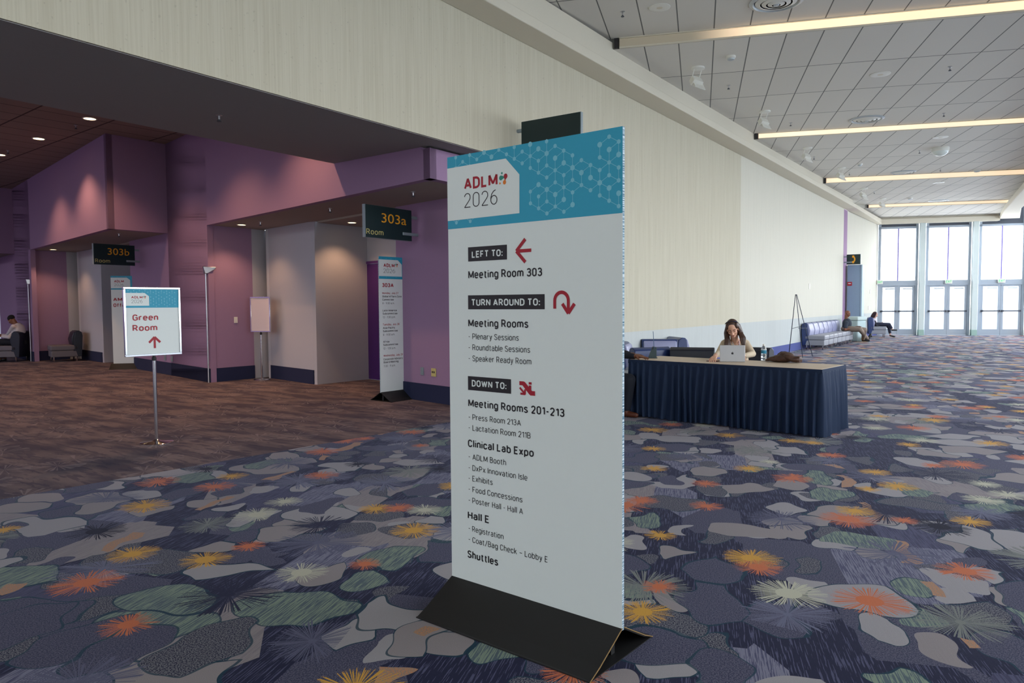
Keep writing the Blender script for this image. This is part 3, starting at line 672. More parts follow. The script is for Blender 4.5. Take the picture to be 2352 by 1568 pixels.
def bay(k, l0, l1, top=None):
    """window over a pair of glass doors between l0 and l1"""
    mb = MB(); zt = zH+.22 if top is None else top
    bar(mb, l0, l0+.10, 0, zt); bar(mb, l1-.10, l1, 0, zt); bar(mb, l0, l1, zT0, zT1, -.08, .08); bar(mb, l0, l1, zW, zW+.09); bar(mb, l0, l1, zt-.05, zt)
    o = struct('window_%d' % k, mb, M['alu'])
    pl = MB(); bar(pl, l0+.1, l1-.1, zW+.09, zt-.05, -.02, .02); pl.build('louvre_panel', M['dark'], o)
    mid = (l0+l1)/2; v = MB(); bar(v, mid-.02, mid+.02, zT1, zW, -.04, .04); v.build('mullion', M['violet'], o)
    for a, b in ((l0+.1, mid-.02), (mid+.02, l1-.1)):
        g = MB(); bar(g, a, b, zT1, zW, -.004, .004); g.build('pane', gm, o)
    for s_, (a, b) in enumerate(((l0+.10, mid-.005), (mid+.005, l1-.10))):
        d = MB(); bar(d, a, a+.10, .01, zT0, -.03, .03); bar(d, b-.10, b, .01, zT0, -.03, .03); bar(d, a+.10, b-.10, .01, .27, -.03, .03); bar(d, a+.10, b-.10, zT0-.07, zT0, -.03, .03)
        do = struct('door_%d' % (2*k-1+s_), d, M['alu'])
        g = MB(); bar(g, a+.1, b-.1, .27, zT0-.07, -.004, .004); g.build('pane', gm, do)
        pb = MB(); bar(pb, a+.03, b-.03, 1.03, 1.08, -.13, -.09); bar(pb, a+.03, a+.09, 1.02, 1.09, -.13, -.03); bar(pb, b-.09, b-.03, 1.02, 1.09, -.13, -.03); pb.build('push_bar', M['dark'], do)
        hx = b-.16 if s_ == 0 else a+.16; hp = [HG(FARH+.03, hx, .88), HG(FARH+.10, hx, .90), HG(FARH+.10, hx, 1.24), HG(FARH+.03, hx, 1.26)]
        MB().tube(hp, .014, 8).build('pull_handle', M['steel'], do)
        cx = (a+b)/2; cl = MB(); bar(cl, cx-.16, cx+.22, zT0-.17, zT0-.10, -.12, -.03); cl.build('door_closer', M['alu2'], do)
bays_l = [(lc+.02, c1l-.02), (c1r+.06, c2l-.02)]
x3 = c2l+(c1r-c1l)+.06
for i in range(4): bays_l.append((x3+i*pitchb, x3+i*pitchb+(bays_l[1][1]-bays_l[1][0])))
for k, (a, b) in enumerate(bays_l): bay(k+1, a, b, None if k < 2 else 6.6)
for i in range(5):
    a = c1l+i*pitchb; wd = c1r-c1l; wd *= .85; q = [HG(FARH-.30, a), HG(FARH-.30, a+wd), HG(FARH-.08, a+wd), HG(FARH-.08, a)]
    o = struct('trim_%d' % (4+i), MB().prism([tuple(x[:2]) for x in q], 0, zb2+.002 if i < 2 else 7.6), M['colm']); wd /= .85
    q = [HG(FARH-.315, a-.01), HG(FARH-.315, a+wd*.85+.01), HG(FARH-.075, a+wd*.85+.01), HG(FARH-.075, a-.01)]
    MB().prism([tuple(x[:2]) for x in q], 0, .25).build('column_base', mat('sage_base', srgb(150, 178, 168), .7), o)
    # narrow pane between column and next frame
    g = MB(); bar(g, a-.02, a+wd+.06, 0, zW, -.004, .004); g.build('pane', gm, o)
wl = MB(); bar(wl, lc-1.5, 40, zH+.22, TOPZ, .08, .3); struct('wall_far', wl, M['wall2'])
wl = MB(); bar(wl, bays_l[-1][1], 42, 0, zH+.22, .08, .3); struct('wall_far', wl, M['wall2'])
# end beam and right beam
le = float(ct@GR); rE = fw(2290, 500)[0]
q = [HG(FARH-.35, le-.3), HG(FARH-.35, rE), HG(FARH+.07, rE), HG(FARH+.07, le-.3)]
struct('trim_9', MB().prism([tuple(x[:2]) for x in q], zb2, ct[2]), M['beam'], bevel=.01)
q = [HG(FARH-.22, le-.3), HG(FARH-.22, rE), HG(FARH+.07, rE), HG(FARH+.07, le-.3)]
struct('trim_10', MB().prism([tuple(x[:2]) for x in q], ct[2], 5.4), M['beam'])
re_ = HG(FARH-.3, rE); re2 = HG(FARH-.3, rE+1.05)
q = [re_[:2], (re_+GR*.75)[:2], RW(6.0, .5)[:2], RW(-45, .5)[:2], RW(-45, 0)[:2], RW(6.5, 0)[:2]]
struct('trim_11', MB().prism([tuple(x) for x in q], 4.95, 5.16), M['beam'], bevel=.02)
# ---------------------------------------------------------------- tall side glazing to the right, roof over the side aisle, near walls
for i in range(14):
    tt = -29+i*3.4
    fr = MB(); q = [RW(tt, 4.4), RW(tt+.14, 4.4), RW(tt+.14, 4.6), RW(tt, 4.6)]; fr.prism([tuple(x[:2]) for x in q], 0, 6.9)
    for z in (0, 2.4, 4.6, 6.75): q = [RW(tt+.14, 4.42), RW(tt+3.4, 4.42), RW(tt+3.4, 4.58), RW(tt+.14, 4.58)]; fr.prism([tuple(x[:2]) for x in q], z, z+.12)
    o = struct('window_%d' % (10+i), fr, M['alu'])
    q = [RW(tt+.14, 4.49), RW(tt+3.4, 4.49), RW(tt+3.4, 4.5), RW(tt+.14, 4.5)]; MB().prism([tuple(x[:2]) for x in q], .12, 6.75).build('pane', gm, o)
q = [RW(-45, .55), RW(20, .55), RW(20, 4.9), RW(-45, 4.9)]
struct('ceiling', MB().prism([tuple(x[:2]) for x in q], 6.87, 7.1), M['beam'])
q = [RW(-45, .2), RW(6.5, .2), RW(6.5, .56), RW(-45, .56)]
struct('trim_12', MB().prism([tuple(x[:2]) for x in q], 5.17, 7.1), M['beam'])
q = [RW(-45, 4.4), RW(-29, 4.4), RW(-29, 4.6), RW(-45, 4.6)]
struct('wall_right', MB().prism([tuple(x[:2]) for x in q], 0, 7.1), M['wall2'])
q = [(-16, -9), (RW(-36, 4.6)[0]+2, -9), (RW(-36, 4.6)[0]+2, -9.3), (-16, -9.3)]
struct('wall_back', MB().prism(q, 0, 6.2), M['wall'])

# ---------------------------------------------------------------- recess with the purple module walls
ZT = 4.94; ZS = 3.055
def pw(a, b): return tuple(AB(a, b)[:2])
def slab(name, pts, z0, z1, m_): return struct(name, MB().prism([pw(*p) for p in pts], z0, z1), m_)
def wab(name, a0, b0_, a1, b1_, z0, z1, m_, th=.12, base=None, door=None):
    """thin wall from (a0,b0) to (a1,b1), thickness lies away from the viewer"""
    p, q = AB(a0, b0_), AB(a1, b1_); d = (q-p)/np.linalg.norm(q-p); n = np.array([-d[1], d[0], 0])
    if n@(p-CAMP*0) < 0: n = -n
    if (a0 == a1 or b0_ == b1_) and th > 0:
        e_ = (0, th) if b0_ == b1_ else (th, 0)
        o = struct(name, MB().prism([pw(a0, b0_), pw(a1, b1_), pw(a1+e_[0], b1_+e_[1]), pw(a0+e_[0], b0_+e_[1])], z0, z1), m_)
        if base:
            f_ = .016/th; e2 = (-e_[0]*f_, -e_[1]*f_)
            struct('baseboard_recess', MB().prism([pw(a0+e2[0], b0_+e2[1]), pw(a1+e2[0], b1_+e2[1]), pw(a1+.004, b1_+.004), pw(a0+.004, b0_+.004)], 0, .27), M['navyb'])
        return o
    o = struct(name, MB().prism([tuple(x[:2]) for x in (p, q, q+n*th, p+n*th)], z0, z1), m_)
    if base:
        p2, q2 = p-n*.015, q-n*.015
        struct('baseboard_recess', MB().prism([tuple(x[:2]) for x in (p2, q2, q+n*.01, p+n*.01)], 0, .27), M['navyb'])
    return o
def module(aK, bF, aR, aG, aL, bB, first=False):
    """one bay of the corridor: header from aK to the pillar at aL on plane bF, alcove behind between aR and aL, wall plane bB"""
    zt = ZT
    # header (with its return towards the hall)
    wab('wall_recess', aK, bF, aL, bF, ZS, zt if not first else 3.43, M['purple'])
    if first:
        wab('wall_recess', aK+.17, bF, aL, bF, 3.43, zi+.0, M['purple'])
        wab('wall_recess', AI, bF, aL, bF, zi, zt, M['purple'])
        wab('wall_recess', aK+.17, bF+.12, aK+.17, bB, 3.43, zi-.02, M['purple'], .10)
    wab('wall_recess', aK, bF, aK, bB, ZS, zt if not first else 3.43, M['purple'], .13)
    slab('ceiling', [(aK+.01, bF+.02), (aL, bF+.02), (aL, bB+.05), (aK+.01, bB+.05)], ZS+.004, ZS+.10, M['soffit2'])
    # wall beside the alcove
    wab('wall_recess', 5.72 if first else aK-2.1, bB, aR, bB, 0, ZS+.1 if first else ZT, M['purple'], .12, True)
    # alcove: side, back with door, grey walls
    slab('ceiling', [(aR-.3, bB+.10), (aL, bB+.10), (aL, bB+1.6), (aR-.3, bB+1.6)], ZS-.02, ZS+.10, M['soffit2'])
    aD = aG-.10; bD = bB+1.25
    wab('wall_recess', aR-.02, bB+.12, aR-.02, bD, 0, ZS, M['grey'], .1, True)
    wab('wall_recess', aR-.05, bD, aD, bD, 2.36, ZS, M['grey'], .1)
    wab('wall_recess', aG, bB, aD, bD, 0, ZS, M['grey'], -.1, True)
    wab('wall_recess', aG, bB, aL-.32, bB-.02, 0, ZS+.03, M['grey'], .12, True)
    wab('wall_recess', aL-.32, bB-.02, aL-.20, bB+.30, 0, ZS, M['grey'], .06, True)
    wab('wall_recess', aL-.20, bB+.30, aL, bB+.30, 0, ZS, M['grey'], .06, True)
    # pillar side
    q = [(aL-.01, bF), (aL-.01, bB-.30), (aL+.35, bB-.30), (aL+.35, bF)]
    p0_, p1_ = AB(aL, bF), AB(aL-.06, bB-.28)
    d = (p1_-p0_)/np.linalg.norm(p1_-p0_); n = np.array([-d[1], d[0], 0]); n = n if n@NW > 0 else -n
    struct('wall_recess', MB().prism([tuple(x[:2]) for x in (p0_, p1_, p1_+n*.3, AB(aL+.3, bF+.03), AB(aL+.02, bF+.01))], 0, ZS+.02), M['purple'])
    struct('baseboard_recess', MB().prism([tuple(x[:2]) for x in (p0_-n*.015, p1_-n*.015, p1_+n*.01, p0_+n*.01)], 0, .27), M['navyb'])
    struct('wall_recess', MB().prism([tuple(x[:2]) for x in (p1_, AB(aL-.05, bB+.3), AB(aL+.2, bB+.3), p1_+n*.2)], 0, ZS), M['grey'])
    return aD, bD
mods = [(6.04, 5.6, 8.28, 10.97, 13.0, 6.84, True), (15.07, 4.38, 17.66, 20.2, 22.45, 5.6, False), (24.3, 3.15, 26.9, 29.4, 31.7, 4.38, False)]
doors = [module(*q) for q in mods]
# corner walls running on from each pillar
wab('wall_recess', 13.0, 5.6, 15.08, 5.6, ZS-3.055, ZT, M['purple'], .12, True)
wab('wall_recess', 22.45, 4.38, 24.32, 4.38, 0, ZT, M['purple'], .12, True)
# violet doors in the alcoves
for k, ((aD, bD), q) in enumerate(zip(doors[:2], mods[:2])):
    aR = q[2]; o = MB()
    p, e = AB(aR+.02, bD), AB(aD, bD)
    d = (e-p)/np.linalg.norm(e-p); n = np.array([-d[1], d[0], 0]); n = n if n@NR > 0 else -n; Ld = float(np.linalg.norm(e-p))
    fr = MB(); seg = lambda mb, s0, s1, z0, z1, o0, o1: mb.prism([tuple((p+d*s0+n*o0)[:2]), tuple((p+d*s1+n*o0)[:2]), tuple((p+d*s1+n*o1)[:2]), tuple((p+d*s0+n*o1)[:2])], z0, z1)
    seg(fr, Ld-.05, Ld, 0, 2.36, -.03, .1); seg(fr, 0, .05, 0, 2.36, -.03, .1); seg(fr, .05, Ld-.05, 2.31, 2.36, -.03, .1)
    do = struct('door_%d' % (30+k), fr, M['doorf'])
    lf = MB(); seg(lf, Ld/2+.002, Ld-.055, .01, 2.305, -.01, .035); lf.build('door_leaf', M['door'], do)
    lf = MB(); seg(lf, .055, Ld/2-.002, .01, 2.305, -.01, .035); lf.build('door_leaf', M['door'], do)
    for z in (.22, 1.12, 2.0): hg = MB(); seg(hg, Ld-.075, Ld-.035, z, z+.13, -.04, -.005); hg.build('hinge', M['steel'], do)
    for s_ in (-1, 1): hb = MB(); seg(hb, Ld/2+s_*.08-.02, Ld/2+s_*.08+.02, 1.0, 1.14, -.07, -.005); hb.build('door_handle', M['steel'], do)
# dark tiled ceiling of the recess and far closing walls
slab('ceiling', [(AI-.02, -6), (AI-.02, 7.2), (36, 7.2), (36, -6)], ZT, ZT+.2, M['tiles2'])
slab('ceiling', [(5.9, 6.7), (AI+.2, 6.7), (AI+.2, 9), (5.9, 9)], ZS+.1, ZS+.2, M['soffit2'])
slab('wall_recess', [(35, -6), (35, 9), (35.3, 9), (35.3, -6)], 0, ZT, M['purple'])
slab('wall_recess', [(NWALL+.6, -16), (35, -9), (35, -9.3), (NWALL+.6, -16.3)], 0, ZT, M['purple'])
slab('wall_recess', [(35, -12), (35, 9), (35.3, 9), (35.3, -12)], 0, ZT+.2, M['purple'])
print('SHELL DONE')

# ================================================================ THINGS
UP = np.array([0, 0, 1.])
def unit(v): v = np.array(v, float); return v/np.linalg.norm(v)
def ATD(x, y, D): d = ray(x, y); return CAMP+d*(D/d[1])
def rzu(u): return math.atan2(u[1], u[0])
def meterboard(Lf, u, width, z0, z1, label, basel, hb, m_edge, th=.014, over=.0):
    """tall printed board standing in a black tent-shaped cardboard base; Lf = floor point under its left edge"""
    u = unit(u); nf = np.array([u[1], -u[0], 0.]); nf = nf if nf@(-np.array(Lf)) > 0 else -nf
    t = thing('sign_board', Lf, label, 'sign', rz=rzu(u))
    sgn = 1 if nf@np.array([-u[1], u[0], 0]) > 0 else -1         # +1: local +y faces the viewer
    z0 = hb*.93; b = MB().box((width/2, 0, (z0+z1)/2), (width, th, z1-z0)).build('board', M['edge'], t)
    f = MB().box((width/2, sgn*(th/2+.0006), (z0+z1)/2), (width-.0015, .0012, z1-z0)).build('printed_face', M['white'], t)
    MB().box((width/2, -sgn*(th/2+.0006), (z0+z1)/2), (width-.0015, .0012, z1-z0)).build('back_face', M['white'], t)
    a0, a1 = -over, width+over; hd = basel/2; tk = .005
    m1 = MB()
    for s_ in (1, -1):
        y0, y1 = s_*th/2*1.2, s_*hd
        pts = [(y0, hb), (y0+s_*hd*.33, hb*.64), (y0+s_*hd*.68, hb*.26), (y1, 0.0)]; k = len(pts); vs = []
        for x in (a0, a1):
            for (y, z) in pts: vs.append((x, y, z))
            for (y, z) in pts[::-1]: vs.append((x, y-s_*tk*.8, max(z-tk, 0)))
        n = 2*k; fs = [tuple(range(n)), tuple(range(n, 2*n))[::-1]]+[(i, (i+1) % n, n+(i+1) % n, n+i) for i in range(n)]
        m1.add(vs, fs)
    m1.box(((a0+a1)/2, 0, .003), (a1-a0, 2*hd, .004)); m1.box(((a0+a1)/2, 0, hb*.48), (a1-a0-.1, .03, hb*.94))
    base = m1.build('base', M['blackc'], t)
    e = MB()
    for s_ in (1, -1): e.tube([(a1+.001, s_*th*.6, hb+.001), (a1+.001, s_*(th*.6+hd*.33), hb*.64+.001), (a1+.001, s_*(th*.6+hd*.68), hb*.26+.001), (a1+.001, s_*hd, .002)], .0022, 5)
    e.build('fold_edge', M['kraft'], base)
    bpy.context.view_layer.update()
    O = np.array(Lf, float)+nf*(th/2+.0012); O[2] = z1
    return t, Face(O, u, t, nf)
# ---- the large direction board in front
fA, fB, fC = FL(953, 1424), FL(1362, 1572), FL(1492, 1460)
u = -az(-51.07); nfr = np.array([u[1], -u[0], 0]); nfr = nfr if nfr@(-fA) > 0 else -nfr
mid = (fB+fC)/2
bp = lambda x, y: PL(x, y, mid, nfr)
L_ = bp(1036.5, 362.5); Rr = bp(1435, 288.5); Lb = bp(1034.3, 1319.4)
dl = ((L_-mid)@u+(Lb-mid)@u)/2; dr = ((Rr-mid)@u+(bp(1429, 1440)-mid)@u)/2
Lf = mid+u*dl; Lf[2] = 0; BW = dr-dl; ZT1 = (L_[2]+Rr[2])/2; hb1 = (Lb[2]+bp(1429, 1440)[2])/2
t, F = meterboard(Lf, u, BW, .004, ZT1, 'large white direction board in the foreground with cyan header and room list', float(np.linalg.norm(fB-fC)), hb1, M['edge'])
P_ = F.px
hbm = (P_(1036.7, 526.9)[1]+P_(1434.8, 487.3)[1])/2
card = [P_(1036.9, 386.1), P_(1162.2, 364.1), P_(1193.6, 400.5), P_(1193.6, 489.4), P_(1036.9, 507)]; card[0] = (0, card[0][1]); card[-1] = (0, card[-1][1])
xr = P_(1429.9, 600)[0]; 
c0, c1, c20 = P_(1429.8, 354)[0], P_(1322.4, 352)[0], P_(1053.4, 400)[0]
pitch = (c0-c20)/20; va = P_(1407.6, 312.5)[1]; vb = P_(1407.6, 460)[1]; Lm = (vb-va)/5
header(F, BW, hbm, card, pitch, Lm, va)
F.tpx('ADLM', 1066.9, 436.3, 1143.6, 425.6, 27.2, M['red'], .19, 4)
F.tpx('2026', 1067.2, 477.6, 1143.2, 469.3, 33.5, M['ink'], .06, 4)
x_, y_ = P_(1146.5, 425); hh = P_(1150, 395)[1]; drops(F, x_, y_, y_-hh-.002, 4)
bk = M['ink']
for (q, txt, a, b, cap) in [([(1075.5, 568.1), (1164.7, 561.4), (1164.7, 595.7), (1075.5, 600.5)], 'LEFT TO:', (1084.4, 592), (1155.1, 588.2), 15.6),
                            ([(1075.5, 678.5), (1251.2, 674.7), (1251.2, 709.8), (1075.5, 710.3)], 'TURN AROUND TO:', (1084.4, 702.6), (1241, 701.2), 15.6),
                            ([(1075.3, 863.5), (1174.1, 870.4), (1174.1, 904.2), (1075.3, 894.8)], 'DOWN TO:', (1084.4, 887.1), (1163.9, 894), 15.2)]:
    pp = [P_(*z) for z in q]; x0 = (pp[0][0]+pp[3][0])/2; x1 = (pp[1][0]+pp[2][0])/2; y0 = (pp[0][1]+pp[1][1])/2; y1 = (pp[2][1]+pp[3][1])/2
    F.poly('text_panel', [(x0, y1), (x1, y1), (x1, y0), (x0, y0)][::-1], bk, 2); F.tpx(txt, *a, *b, cap, M['white'], .185, 4)
BOLD, REG = .165, .105
for txt, xa, ya, xb, yb, cap, of in [('Meeting Room 303', 1076.1, 640.2, 1245.6, 633.7, 18.4, BOLD), ('Meeting Rooms', 1076.1, 750.5, 1214, 752.9, 17.8, BOLD),
    ('- Plenary Sessions', 1077.1, 779.1, 1192, 782.1, 13.4, REG), ('- Roundtable Sessions', 1077.1, 804, 1218, 809.7, 13.4, REG), ('- Speaker Ready Room', 1077.1, 829.2, 1220.7, 836.7, 13.4, REG),
    ('Meeting Rooms 201-213', 1076.1, 934.5, 1297, 956.7, 17.6, BOLD), ('- Press Room 213A', 1077.1, 963.7, 1196.6, 977, 13, REG), ('- Lactation Room 211B', 1077.1, 988.3, 1219, 1006.2, 13.2, REG),
    ('Clinical Lab Expo', 1075.5, 1026.6, 1226.3, 1048.5, 17.4, BOLD), ('- ADLM Booth', 1077.1, 1054.7, 1162.6, 1067.8, 13, REG), ('- DxPx Innovation Isle', 1077.1, 1080.1, 1211.6, 1102.6, 13, REG),
    ('- Exhibits', 1077.1, 1104.2, 1131.8, 1112.8, 13, REG), ('- Food Concessions', 1077.1, 1129.7, 1200.3, 1152.5, 13, REG), ('- Poster Hall - Hall A', 1077.1, 1154.6, 1201.4, 1179.8, 13, REG),
    ('Hall E', 1075, 1191, 1122.9, 1200.7, 17.2, BOLD), ('- Registration', 1077.1, 1219.4, 1156.7, 1237.3, 13, REG), ('- Coat/Bag Check \u2013 Lobby E', 1077.1, 1244, 1257.9, 1290.9, 13, REG), ('Shuttles', 1074.5, 1280.7, 1144.4, 1298.1, 17.2, BOLD)]:
    F.tpx(txt, xa, ya, xb, yb, cap, bk, of, 3)
a = P_(1220.7, 575); b = P_(1186.3, 576); yy = (a[1]+b[1])/2; wd = .0155
arrow(F, 'left_arrow', (a[0], yy), (b[0], yy), .052, wd, M['red'])
cx, cy = P_(1290.3, 690); xl = P_(1274.6, 708)[0]; xr = P_(1305.8, 708)[0]; r_ = (xr-xl)/2; cx = (xl+xr)/2
tipy = P_(1305.8, 719.5)[1]; boty = P_(1274.2, 708.7)[1]
arc = [(xl, boty), (xl, cy)]+[(cx-r_*math.cos(k*PI/14), cy-r_*math.sin(k*PI/14)) for k in range(1, 14)]+[(xr, cy), (xr, tipy-.008)]
strokes(F, 'turn_arrow', [[(q_[0], q_[1]) for q_ in quad] for quad in ribbon(arc, wd)]+thick([(xr, tipy), (xr-.032, tipy-.042)], wd)+thick([(xr, tipy), (xr+.032, tipy-.042)], wd), M['red'], 3)
e0 = P_(1193.4, 874.8); e1 = P_(1229.5, 908.8); ew, eh = e1[0]-e0[0], e1[1]-e0[1]
E_ = lambda a, b: (e0[0]+ew*a, e0[1]+eh*b)
strokes(F, 'escalator_symbol', [[E_(0, 0), E_(.30, 0), E_(.30, .30), E_(0, .30)], [E_(.22, 0), E_(.36, .04), E_(.82, .68), E_(.72, 1), E_(.62, .92), E_(.2, .30)], [E_(.72, .66), E_(1, .66), E_(1, 1), E_(.68, 1)],
    [E_(.60, .02), E_(.78, .02), E_(.78, .20), E_(.60, .20)], [E_(.60, .26), E_(.76, .26), E_(.76, .68), E_(.62, .52)]]+thick([E_(.02, .48), E_(.34, .9)], .01)+thick([E_(.36, .58), E_(.36, .96)], .01)+thick([E_(.06, .93), E_(.38, .93)], .01), M['red'], 3)

# ---- schedule board beside the violet door
fl, fr_, fb = FL(854.6, 917.5), FL(897, 924.2), FL(956.6, 915.5)
u = unit(fb-fr_); mid = (fl+fr_)/2; nn = np.array([u[1], -u[0], 0]); nn = nn if nn@(-mid) > 0 else -nn
bp = lambda x, y: PL(x, y, mid, nn)
l_ = (bp(868.4, 588.5)-mid)@u*.5+(bp(874.2, 899.8)-mid)@u*.5; r2 = (bp(929.4, 591.6)-mid)@u*.5+(bp(935.4, 893.6)-mid)@u*.5
Lf = mid+u*l_; Lf[2] = 0; wd_ = r2-l_; zt_ = (bp(868.4, 588.5)[2]+bp(929.4, 591.6)[2])/2; hb_ = (bp(874.2, 899.8)[2]+bp(935.4, 893.6)[2])/2
t, F = meterboard(Lf, u, wd_, .004, zt_, 'narrow white schedule board for room 303A standing beside the violet door', .5, hb_, M['edge'])
P_ = F.px
def small_header(F, w_, hb, cl, cr, ct_, cb_, cut):
    card = [(0, ct_), (cr-cut, ct_), (cr, ct_+cut*.8), (cr, cb_), (0, cb_)]
    F.poly('header_band', [(0, 0), (0, hb), (w_, hb), (w_, 0)][::-1], M['cyan'], 1)
    ds = []; ln = []
    pit = hb/6
    for i in range(40):
        for j in range(-1, 9):
            x = i*pit*.87; y = j*pit+(i % 2)*pit/2
            if 0.01 < x < w_-.01 and .008 < y < hb-.008 and (i*7+j*5) % 4 and not (x < cr+.01 and ct_-.006 < y < cb_+.006): ds.append(disc(x, y, .0055, 6)); 
            if 0.01 < x < w_-.01 and .008 < y and y+pit < hb-.008 and (i*3+j) % 3 == 0 and not (x < cr+.01 and ct_-pit < y < cb_+.006): ln += thick([(x, y), (x, y+pit)], .0025)
    strokes(F, 'molecule_pattern', ds+ln, M['cyanl'], 2)
    F.poly('logo_card', orient(card), M['white'], 3)
cc = [P_(868.8, 595.6), P_(922.6, 609), P_(922.6, 635.5)]
small_header(F, wd_, (P_(870.2, 640.3)[1]+P_(929.4, 641.4)[1])/2, 0, cc[1][0], P_(900, 596.8)[1], P_(900, 634.6)[1], .085)
F.tpx('ADLM', 880.7, 613.5, 906.2, 613.5, 8.4, M['red'], .19, 4); F.tpx('2026', 880.7, 627, 907.2, 626.7, 10, M['ink'], .06, 4)
x_, y_ = P_(907.5, 613); drops(F, x_, y_, y_-P_(907.5, 604)[1], 4)
F.tpx('303A', 877.7, 659.5, 903.7, 659, 9.2, M['red'], .19)
for txt, x1, yb, cap, k in [('Monday, July 27', 915, 675.3, 4.6, 'r'), ('Global Affairs Core', 922, 683, 4.6, 'k'), ('Committee', 904, 690.3, 4.6, 'k'), ('8 - 9:30 a.m.', 905.6, 698.4, 4.6, 'g'),
    ('Latin America', 911, 715, 4.6, 'k'), ('Subcommittee', 912.6, 722.2, 4.6, 'k'), ('12 - 1:30 p.m.', 908, 730.4, 4.6, 'g'), ('Tuesday, July 28', 917, 747, 4.8, 'r'), ('Asia-Pacific', 907.3, 755, 4.8, 'k'), ('Subcommittee', 913.3, 762, 4.8, 'k'), ('8 - 9:30 a.m.', 906.6, 770.4, 4.8, 'g'),
    ('Africa', 894, 786.8, 4.8, 'k'), ('Subcommittee', 914, 793.3, 4.8, 'k'), ('12 - 1:30 p.m.', 908.5, 801.8, 4.8, 'g'), ('Wednesday, July 29', 925, 817.5, 4.8, 'r'), ('Corporate Advisory', 925, 825.8, 4.8, 'k'), ('Board Meeting', 915, 833, 4.8, 'k'), ('7:30 - 9 a.m.', 908, 842, 4.8, 'g')]:
    x0 = 877.9+(yb-675)*.0205
    F.tpx(txt, x0, yb, x1, yb-.3, cap, {'r': M['red'], 'k': bk, 'g': bk}[k], {'r': .14, 'k': .16, 'g': .09}[k])

# ---- office board partly behind the easel-like stand sign
fl, fr_ = FL(256.1, 848.6), FL(323.5, 847)
u = unit(fr_-fl); nn = np.array([u[1], -u[0], 0]); nn = nn if nn@(-fl) > 0 else -nn
mid = (fl+fr_)/2-nn*.2
bp = lambda x, y: PL(x, y, mid, nn)
l_ = (bp(253, 633)-mid)@u*.5+(bp(261.9, 835.9)-mid)@u*.5; r2 = (bp(305.1, 633.9)-mid)@u*.5+(bp(314.3, 832.9)-mid)@u*.5
Lf = mid+u*l_; Lf[2] = 0; wd_ = r2-l_
t, F = meterboard(Lf, u, wd_, .004, bp(280, 633.4)[2], 'narrow white office board standing by the farther alcove, partly hidden by the chrome-framed sign', .42, bp(290, 834)[2], M['edge'], over=.05)
P_ = F.px
small_header(F, wd_, P_(280, 665)[1], 0, P_(299, 650)[0], P_(280, 637.5)[1], P_(280, 661.8)[1], .07)
F.tpx('ADLM', 262.3, 648.6, 284.3, 648.6, 5.6, M['red'], .19, 4); F.tpx('2026', 262.6, 657, 284, 657, 6.3, M['ink'], .06, 4)
F.tpx('AMC', 260.2, 691.2, 290.5, 691.2, 8, M['red'], .19); F.tpx('Office', 260.6, 704.8, 296.5, 704.8, 8.2, M['red'], .19)

# ---- framed stand signs
def stand_sign(label, foot, quad, poster, ring=.17, pole_r=.019):
    """quad: TL TR BR BL pixels of the frame's outer edge"""
    t = thing('stand_sign', foot, label, 'sign')
    ft = np.array(foot); ft[2] = 0
    D = ft[1]
    # plane through the pole: find the facing that makes both ends the measured heights
    hl = quad[3][1]-quad[0][1]; hr = quad[2][1]-quad[1][1]
    xm = (quad[0][0]+quad[1][0])/2
    W_ = lambda x, y, d: ATD(x, y, d)
    DL = D*((hl+hr)/2)/hl; DR = D*((hl+hr)/2)/hr
    TL, TR, BR, BL = ATD(*quad[0], DL), ATD(*quad[1], DR), ATD(*quad[2], DR), ATD(*quad[3], DL)
    u = unit([(TR-TL)[0]+(BR-BL)[0], (TR-TL)[1]+(BR-BL)[1], 0]); wd = abs(((TR+BR)/2-(TL+BL)/2)@u); z1 = (TL[2]+TR[2])/2; z0 = (BL[2]+BR[2])/2
    c = (TL+TR+BR+BL)/4; n = np.array([u[1], -u[0], 0]); n = n if n@(-c) > 0 else -n
    off = c-ft; off[2] = 0
    shift = ft+0; L0 = ft+u*(-wd/2)+np.array([0, 0, 0]); 
    al = rzu(u); ml = Matrix.Rotation(al, 3, 'Z'); cz = (z0+z1)/2
    sg = 1 if n@np.array([-u[1], u[0], 0]) > 0 else -1
    T2 = lambda v: Matrix.Rotation(al, 3, 'Z')@Vector(v)
    fr = MB(); b = .022; h = z1-z0
    for cx_, cz_, sx_, sz_ in ((0, z1-b/2, wd, b), (0, z0+b/2, wd, b), (-wd/2+b/2, cz, b, h-2*b), (wd/2-b/2, cz, b, h-2*b)):
        fr.box(T2((cx_, 0, cz_)), (sx_, .034, sz_), M=ml)
    fr.build('frame', M['chrome'], t, bevel=.003)
    MB().box(T2((0, -sg*.006, cz)), (wd-2*b, .012, h-2*b), M=ml).build('back_panel', M['steel'], t)
    pf = MB().box(T2((0, sg*.004, cz)), (wd-2*b+.002, .004, h-2*b+.002), M=ml).build('poster', poster, t)
    MB().lathe([(pole_r, .02), (pole_r, z0-.05)], n=20).build('pole', M['chrome'], t, smooth=40)
    MB().lathe([(pole_r+.004, z0-.055), (pole_r+.005, z0-.02), (pole_r-.004, z0-.015), (pole_r-.004, z0)], n=20).build('collar', M['ink'], t, smooth=40)
    MB().lathe([(ring, 0), (ring, .016), (ring-.01, .022), (.05, .03), (pole_r+.008, .045), (pole_r, .05)], n=48).build('base', M['chrome'], t, smooth=50)
    bpy.context.view_layer.update()
    O = ft-u*(wd/2-b)+n*.0065; O[2] = z1-b
    return t, Face(O, u, t, n), wd-2*b, h-2*b
t, F, ww, hh = stand_sign('white sign in a chrome frame on a chrome pole, reading Green Room', FL(360, 1018), [(284.2, 657.3), (416, 661.7), (415.5, 814.1), (286.8, 818.5)], M['white'])
v = lambda a, b: (a*ww, b*hh)
